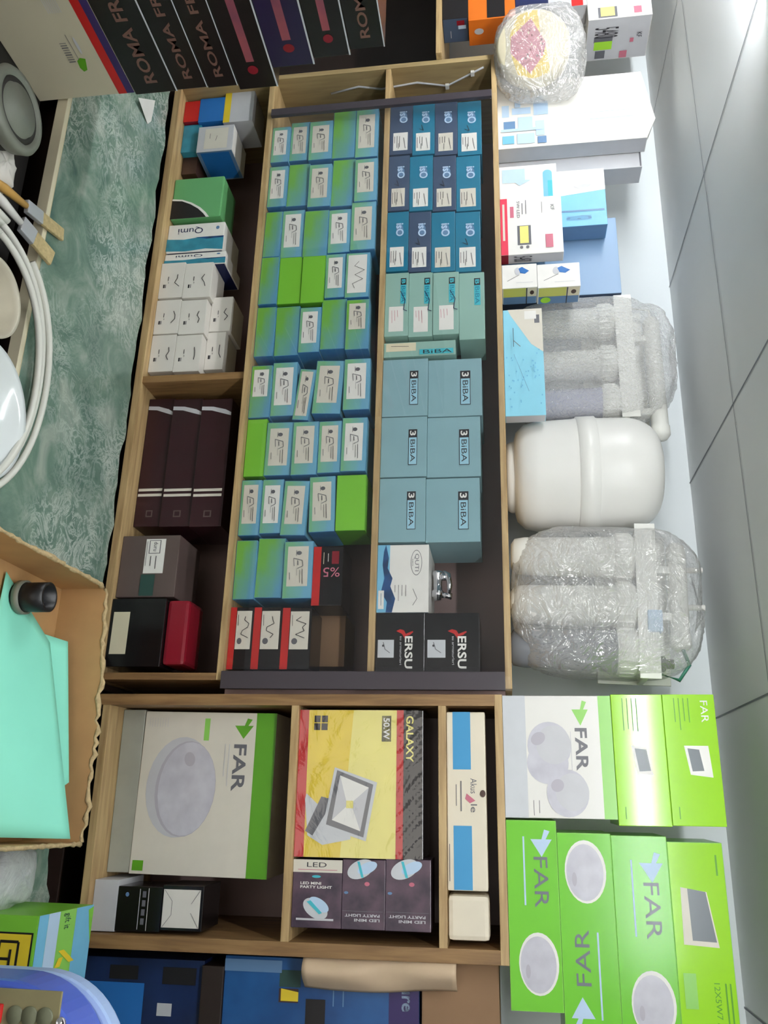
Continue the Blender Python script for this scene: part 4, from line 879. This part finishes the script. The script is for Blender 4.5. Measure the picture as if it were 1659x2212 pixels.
pkg('blue_carton', 'bright blue printed carton with green, yellow and black squares and violet top band', 'box', FR, 2072, 2420, 905, .045, .2, 'pure_blue', z0=zp, parts=[
    ('printed_band', [Rr(0, 1, .85, 1, 'purple')]),
    ('lettering', [T('pure', .09, .31, .895, .955, 'paleblue', 0, True), L_(.06, .62, .3, .62, .002, 'bluegrey'), L_(.06, .57, .3, .57, .002, 'bluegrey')]),
    ('printed_picture', [Rr(.08, .19, .29, .40, 'label_green'), Rr(.20, .29, .29, .39, 'brown'), G([(.20, .3), (.28, .3), (.28, .39), (.22, .39)], 'yellow'), Rr(.26, .5, .43, .53, 'black'), Rr(.02, .1, .0, .3, 'bluegrey')])])
pkg('cardboard_box', 'plain brown cardboard box at the right under the long green lamp boxes', 'box', FR, 2080, 2430, 1082, .05, .2, 'cardboard_brown', v0=910, bevel=.003)
# folded brown paper roll in front of the cartons
xr0, zr0_ = FR.px(2100, 650, -.01); xr1, zr1_ = FR.px(2104, 985, -.01)
b = MB(); n1 = 30; n2 = 12; vs = []
L0 = zr1_ - zr0_
for j in range(n1 + 1):
    t = j / n1
    for i in range(n2 + 1):
        s = i / n2
        a = s * PI * 1.15; pinch = 1 - .5 * math.exp(-((t - .55) / .16) ** 2)
        vs.append(((s - .5) * .060 + .004 * math.sin(5 * t), -.024 * math.sin(a) * pinch - .004 * (1 - pinch) * math.sin(9 * s), t * L0))
b.add(vs, [(j * (n2 + 1) + i, j * (n2 + 1) + i + 1, (j + 1) * (n2 + 1) + i + 1, (j + 1) * (n2 + 1) + i) for j in range(n1) for i in range(n2)], mat('kraft_paper', (205, 180, 150), rough=.7, var=.08, scale=20), True)
o = b.build('paper_roll', fixn=False); place(o, FR, (xr0 + xr1) / 2 + .005, -.001 + .018, zr0_)
tag(o, 'folded pale brown paper sleeve hanging beside the right shelf unit', 'paper')
md = o.modifiers.new('t', 'SOLIDIFY'); md.thickness = .0012

# ------------------------------------------------------------------ carton stack at the far left (long sides face right)
zs = ztab
xs_ = at(213, 150, 1.232).x
def sidebox(name, lab, z0, v1, body, ufar, parts=(), y0=.62, group='boxes with upside down lettering stacked at the far left'):
    # right face lies on plane x = xs_; far end from pixel ufar
    r = ray(ufar, v1 - 20); k = xs_ / r[0]; yf = min(r[1] * k, 1.60) if z0 > H - .72 else 1.232
    r = ray(ufar, v1); k = xs_ / r[0]; z1 = r[2] * k + H
    dep = yf - y0; w = .28; h = z1 - z0 - .0006
    b = MB().box(-w / 2, w / 2, -dep / 2, dep / 2, 0, h, [body[0], body[0], body[1], body[1], body[0], body[0]])
    o = b.build(name, bevel=.0015); o.location = (xs_ - w / 2, y0 + dep / 2, z0 + .0006)
    tag(o, lab, 'box', group)
    for p in parts: decal(o, p[0], p[1], w, dep, h, 'right', 0)
    return z1
mat('carton_beige', (206, 198, 172), rough=.5, var=.05, scale=8)
z = sidebox('white_carton', 'large white carton with barcode, leaf drop and a red and violet top edge, far left', zs, 292, ('carton_beige', 'carton_beige'), 202, y0=.60, group=None, parts=[
    ('violet_strip', [Rr(0, 1, .925, 1, 'purple')]), ('red_strip', [Rr(0, 1, .84, .925, 'red')]),
    ('barcode', [L_(.80 + .008 * q, .535, .80 + .008 * q, .60, .0012 + .0006 * (q % 3), 'greyink') for q in range(9)] + [L_(.77, .64, .86, .64, .001, 'greyink'), E(.81, .70, .03, .014, 'lightgrey')]),
    ('printed_picture', [G([(.86, .70), (.90, .66), (.905, .62), (.89, .60), (.865, .61), (.855, .65)], 'dgreen')]),
    ('lettering', [L_(.35, .60 + .02 * q, .70, .60 + .02 * q, .0012, 'lightgrey') for q in range(7)])])
mat('roma_black', (30, 24, 24), rough=.22, var=.2, scale=9); mat('roma_violet', (40, 30, 62), rough=.22)
mat('roma_pink', (158, 78, 84), rough=.35, c2=(110, 60, 80), scale=14); mat('roma_text', (112, 80, 70), rough=.3)
vt = [385, 450, 515, 602, 681, 758, 832]; uf = [198, 190, 186, 188, 140, 120, 102]
for i, (v, u) in enumerate(zip(vt, uf)):
    bodym = 'roma_violet' if i in (4,) else 'roma_black'
    if i in (3, 4, 5): parts = [('printed_band', [Rr(.1, .90, .40, .60, 'roma_pink'), E(.93, .5, .016, .13, 'dark_red')]), ('edge_line', [Rr(0, 1, .96, 1, 'silver')])]
    else: parts = [('lettering', [T('ROMA FROM', .55, .96, .36, .64, 'roma_text', 180, True)]), ('edge_line', [Rr(0, 1, .965, 1, 'silver')])]
    z = sidebox('lettered_box', ['black box with upside down lettering resting on the large white carton', 'black box with upside down lettering, second above the white carton', 'black box with upside down lettering, third above the white carton',
                'black box with a pink band, lowest of the pink banded ones', 'violet black box with a pink band, middle of the pink banded ones', 'black box with a pink band, highest of the pink banded ones', 'topmost brownish lettered box of the far left stack'][i], z, v, (bodym, bodym), u, parts)
# paper scrap on the marble
p = onz(265, 310, zc)
b = MB(); q = [onz(212, 288, zc), onz(218, 325, zc), onz(262, 326, zc), onz(268, 318, zc)]
b.add([((a - p).x, (a - p).y, .001 + .012 * (i < 2)) for i, a in enumerate(q)], [(0, 1, 2, 3)], 'white')
o = b.build('paper_scrap'); o.location = p; md = o.modifiers.new('t', 'SOLIDIFY'); md.thickness = .0006
tag(o, 'white paper scrap sticking out from under the stack onto the marble', 'paper')

# grey pipe coupling
c = onz(238, 45, ztab + .108)
o = empty('pipe_coupling', (c.x, c.y, ztab + .001)); tag(o, 'wide grey plastic pipe coupling standing in front of the large white carton', 'pipe fitting')
MB().lathe([(.0, 0), (.070, 0), (.070, .05), (.058, .055), (.058, .075), (.070, .08), (.074, .10), (.070, .106), (.058, .108), (.056, .100), (.046, .100), (.044, .108), (.0, .110)], 'pvc_grey', 56).build('coupling_body', o)
MB().lathe([(.0585, .056), (.062, .058), (.062, .072), (.0585, .074)], 'pvc_dark', 48).build('seal_ring', o)
MB().lathe([(.0465, .1005), (.0555, .1005), (.0555, .103), (.0465, .103)], 'pvc_dark', 48).build('groove_ring', o)
# crumpled white bag
c = onz(352, -32, ztab + .02)
o = blob(.10, .10, .06, 'carton_white', .25, 30, 20, 2.6, 4, (0, 0, 0), 'white_pouch'); o.location = (c.x, c.y, ztab + .001); tag(o, 'crumpled white pouch beside the grey coupling', 'pouch')

# paint brushes
def brush(u0, v0, u1, v1, lab, wd, n):
    a = onz(u0, v0, zc - .005); a.z = zc - .004
    t = onz(u1, v1, zc + (.008 if n else .022)); d = (t - a); Ltot = d.length
    o = empty('paint_brush', a); tag(o, lab, 'brush', 'paint brushes by the marble edge')
    o.rotation_mode = 'QUATERNION'; o.rotation_quaternion = d.to_track_quat('X', 'Z')
    MB().tube([(-.10, 0, 0), (-.03, 0, 0), (0, 0, 0), (Ltot * .36, 0, 0)], [.004, .006, .009, .006], 'brush_wood' if n else 'gloss_white', 12).build('handle', o)
    MB().box(Ltot * .36, Ltot * .62, -wd / 2, wd / 2, -.005, .005, 'metal_ferrule').build('ferrule', o, bevel=.002)
    b = MB(); b.box(Ltot * .62, Ltot, -wd / 2, wd / 2, -.004, .004, 'bristle'); b.build('bristles', o, bevel=.0025)
    return o
brush(405, 6, 508, 135, 'paint brush with yellow wooden handle, its bristles resting on the marble edge', .026, 1)
brush(435, 4, 560, 112, 'paint brush with pale handle and wide bristles, nearer the white hose', .034, 0)

# coil of white hose
cc = onz(735, -110, zc - .02)
o = empty('hose_coil', (cc.x, cc.y, zc - .02)); tag(o, 'coil of thin white hose lying at the marble edge', 'hose')
def arc(rx, ry, a0, a1, dz, dx=0, dy=0, n=70): return [(dx + rx * math.cos(a0 + (a1 - a0) * i / n), dy + ry * math.sin(a0 + (a1 - a0) * i / n), dz + .004 * math.sin(3 * (a0 + (a1 - a0) * i / n))) for i in range(n + 1)]
b = MB()
b.tube(arc(.262, .222, 2.72, -3.2, .030), .0062, 'hose_white', 12)
b.tube(arc(.250, .210, 3.1, -3.2, .024, -.004, -.002), .0062, 'hose_white', 12)
b.tube(arc(.238, .200, 3.1, -3.2, .036, .016, -.012), .0062, 'hose_white', 12)
b.build('hose', o)
o.rotation_euler = (.08, 0, -.10)
def bowl(u, v, r, h, m, lab, zo, tx=0, ty=0):
    c = onz(u, v, zc + zo)
    o = MB().lathe([(0, .004), (r * .55, .004), (r * .70, .012), (r * .92, h * .85), (r * .96, h), (r * 1.04, h + .002), (r * 1.05, h - .002), (r * .98, h - .004), (r * .74, .006), (r * .58, 0), (0, 0)], m, 56).build('bowl')
    o.location = (c.x, c.y, zc + zo - h); o.rotation_euler = (tx, ty, 0); tag(o, lab, 'bowl'); return o
bowl(880, -35, .115, .045, 'bowl_white', 'shiny white plastic bowl inside the hose coil', .03)
bowl(640, -8, .066, .05, 'bowl_beige', 'beige plastic bowl inside the hose coil, left of the shiny white one', .04)

# ------------------------------------------------------------------ torn cardboard box with cyan paper and black tube
zbx = zc
A = at(1272, 222, 1.50); Bq = at(1820, 168, 1.50)
tb = empty('torn_carton', (A.x, 1.50, zbx + .001)); tag(tb, 'open cardboard box with torn rim holding cyan paper on the marble counter', 'box')
rnd = random.Random(11)
def torn_wall(p0, p1, h0, h1, name, mid=0.0, jag=.004, th=.005):
    n = 46; b = MB(); vs = []; d = Vector((p1[0] - p0[0], p1[1] - p0[1])); nn = Vector((-d.y, d.x)).normalized() * th
    tops = []
    for i in range(n + 1):
        t = i / n; x = p0[0] + d.x * t; y = p0[1] + d.y * t
        hh = h0 + (h1 - h0) * t + mid * math.sin(PI * t) + rnd.uniform(-jag, jag) * .55 + jag * .35 * math.sin(7.3 * t + 1) + jag * .3 * math.sin(23 * t)
        tops.append(hh); vs += [(x, y, 0), (x, y, hh), (x + nn.x, y + nn.y, 0), (x + nn.x, y + nn.y, hh + rnd.uniform(-.001, .001))]
    fs = []; ft = []
    for i in range(n):
        a = 4 * i; c = a + 4
        fs += [(a, c, c + 1, a + 1), (a + 2, a + 3, c + 3, c + 2), (a, a + 2, c + 2, c)]; ft.append((a + 1, c + 1, c + 3, a + 3))
    fs += [(0, 1, 3, 2), (4 * n, 4 * n + 2, 4 * n + 3, 4 * n + 1)]
    b.add(vs, fs, 'cardboard'); b.add(vs, ft, 'torn_edge')
    o = b.build(name, tb)
    # frayed rim
    r = MB(); pts = [(p0[0] + d.x * i / n + nn.x / 2, p0[1] + d.y * i / n + nn.y / 2, tops[i] + .001) for i in range(n + 1)]
    r.tube(pts, [.0036 + rnd.uniform(-.0012, .0022) for _ in pts], 'torn_edge', 7); r.build('torn_rim', o)
    return o
WB = Bq.x - A.x; Lb = .52
torn_wall((0, 0), (WB, 0), A.z - zbx, Bq.z - zbx + .002, 'back_wall', .012, .006)
nearz = .22
torn_wall((0, -Lb), (0, 0), A.z - zbx - .02, A.z - zbx, 'side_wall', .012, .005)
torn_wall((WB, 0), (WB, -Lb), Bq.z - zbx, Bq.z - zbx, 'side_wall', 0, .003)
MB().box(0, WB, -Lb, 0, 0, .004, 'cardboard').build('base', tb)
# cyan papers leaning inside
def sheet(pts, lab, yoff, th=.001):
    b = MB(); o0 = Vector(pts[0]); vs = [Vector(p) - o0 for p in pts]
    n = 14; V = []; 
    def lerp(a, b_, t): return a + (b_ - a) * t
    for j in range(n + 1):
        for i in range(n + 1):
            s, t = i / n, j / n; p = lerp(lerp(vs[0], vs[1], s), lerp(vs[3], vs[2], s), t)
            V.append((p.x, p.y - .006 * math.sin(PI * t) * math.sin(PI * s), p.z))
    b.add(V, [(j * (n + 1) + i, j * (n + 1) + i + 1, (j + 1) * (n + 1) + i + 1, (j + 1) * (n + 1) + i) for j in range(n) for i in range(n)], 'cyan_paper', True)
    o = b.build('paper_sheet', fixn=False); o.location = o0; md = o.modifiers.new('t', 'SOLIDIFY'); md.thickness = th
    tag(o, lab, 'paper', 'cyan paper sheets in the torn box'); return o
zf = zbx + .012
sheet([(A.x + .02, 1.30, zf), (Bq.x - .012, 1.28, zf), at(1812, 152, 1.44), at(1388, 108, 1.44)], 'large cyan paper sheet leaning in front inside the torn box', 0)
sheet([(A.x + .10, 1.40, zf), (Bq.x - .012, 1.40, zf), at(1690, 149, 1.475), at(1386, 147, 1.475)], 'cyan paper sheet standing behind the front sheet in the torn box', 0)
c = at(1290, 100, 1.34)
pt = MB().lathe([(.0225, 0), (.026, 0), (.026, c.z - zbx - .03), (.0262, c.z - zbx - .028), (.0262, c.z - zbx), (.0215, c.z - zbx), (.0215, .01)], 'tube_black', 40).build('black_tube')
pt.location = (c.x, 1.34, zbx + .006); tag(pt, 'short black plastic tube standing open end up in the torn box', 'tube')
MB().lathe([(.0265, 0), (.030, 0), (.030, .012), (.0265, .012)], 'pvc_grey', 32, (0, 0, c.z - zbx - .055)).build('ring', pt)

# ------------------------------------------------------------------ green and blue package, blue device
def solve_top(u, v, z): return onz(u, v, z)
hpk = .14; ztp = zc + hpk
f0 = onz(1985, 85, ztp); bk = onz(1930, 205, ztp); f1x = onz(2190, 70, ztp).x
w = f1x - f0.x; dep = bk.y - f0.y
gp = MB().box(-w / 2, w / 2, -dep / 2, dep / 2, 0, hpk - .001, 'leaf_green').build('gift_package', bevel=.002)
gp.location = ((f0.x + f1x) / 2 - .004, f0.y + dep / 2, zc + .001); tag(gp, 'green and blue striped package with a yellow symbol sticker on the counter', 'package')
decal(gp, 'printed_stripes', [Rr(0, 1, 0, .16, 'skyblue'), Rr(0, 1, .16, .36, 'paleblue'), Rr(0, 1, .36, .66, 'glass_green'), Rr(0, 1, .66, 1, 'skyblue'), G([(.05, .9), (.45, 1), (.35, 1), (.02, 1)], 'leaf_green'), T('gift it', .03, .21, .42, .56, 'label_green', 20 * 0)], w, dep, hpk - .001, 'top')
st = [Rr(.18, .72, .44, .96, 'black'), Rr(.20, .70, .46, .94, 'yellow'), L_(.28, .80, .62, .80, .004, 'black'), L_(.28, .80, .28, .58, .004, 'black'), L_(.28, .58, .46, .58, .004, 'black'), L_(.46, .58, .46, .72, .004, 'black'), L_(.36, .72, .56, .72, .004, 'black'), L_(.58, .86, .58, .54, .004, 'black'), E(.64, .56, .02, .03, 'black'), E(.64, .86, .02, .03, 'black')]
decal(gp, 'sticker', st, w, dep, hpk - .001, 'front')
decal(gp, 'lettering', [G([(.44, .40), (.44, .50), (.60, .72), (.60, .62)], 'yellow'), G([(.62, .36), (.62, .46), (.52, .50), (.52, .42)], 'yellow')], w, dep, hpk - .001, 'top', 6)
# transparent bag on the counter left of the package
c = onz(1892, 15, zc + .03)
o = blob(.10, .12, .06, plastic_film('blue_film', (.80, .90, 1), .5, .4, 18, 1.0), .2, 40, 26, 2.8, 8, (0, 0, 0), 'plastic_bag'); o.location = (c.x, c.y, zc + .001)
tag(o, 'crumpled pale blue plastic bag between the torn box and the striped package', 'bag')
# blue device
dv = empty('blue_device', (0, 0, 0)); c = onz(2215, 0, zc + .12)
yd = 1.02; zd0 = H - .60
p0 = at(2128, 0, yd); p1 = at(2212, 235, yd)
wd_, hd, dd = .30, .34, .10
pts = []
zt_ = at(2235, 190, yd).z
hd = zt_ - (ztab + .001)
dv.location = (p0.x + wd_ / 2 - .006, yd + dd / 2, ztab + .001); tag(dv, 'blue rounded device with a khaki panel of round buttons, lower right corner', 'device')
def rounded(w, h, r, y0, y1, m, name, parent, tiltx=0, n=14, rtop=None, bev=.006, zo=0, xo=0):
    P_ = [(-w / 2, 0), (w / 2, 0)]; R_ = rtop or r
    for cx, a0 in ((w / 2 - R_, 0), (-w / 2 + R_, PI / 2)):
        for i in range(n + 1): a = a0 + PI / 2 * i / n; P_.append((cx + R_ * math.cos(a), h - R_ + R_ * math.sin(a)))
    b = MB(); k = len(P_)
    b.add([(x + xo, y0, z + zo) for x, z in P_] + [(x + xo, y1, z + zo) for x, z in P_], [tuple(range(k)), tuple(range(2 * k - 1, k - 1, -1))] + [(i, k + i, k + (i + 1) % k, (i + 1) % k) for i in range(k)], m)
    return b.build(name, parent, bevel=bev)
rounded(wd_, hd, .1, -dd / 2, dd * .2, 'device_blue', 'housing', dv, rtop=.11)
rounded(wd_ + .02, hd + .012, .1, dd * .2, dd / 2, 'device_lightblue', 'rear_shell', dv, rtop=.115, xo=.012)
hz = lambda v: at(2150, v, yd).z - (ztab + .001)
xx = lambda u: at(u, 30, yd).x - dv.location.x
k1 = MB().box(xx(2135), wd_ / 2 - .03, -dd / 2 - .002, -dd / 2 + .001, .10, hz(135), 'panel_khaki').build('control_panel', dv, bevel=.0008)
for v in (40, 72, 105):
    MB().lathe([(0, 0), (.009, 0), (.010, -.001), (.010, -.003)][::-1], 'button_grey', 24, (xx(2192), -dd / 2 - .004, hz(v)), 'y').build('button', k1)
MB().box(xx(2168), xx(2168) + .02, -dd / 2 - .006, -dd / 2 - .001, hz(-10), hz(14), 'red').build('red_button', k1, bevel=.002)
MB().lathe([(0, 0), (.005, .001), (.006, .003)], 'chrome', 16, (xx(2200), -dd / 2 - .003, hz(145)), 'y').build('screw', dv)
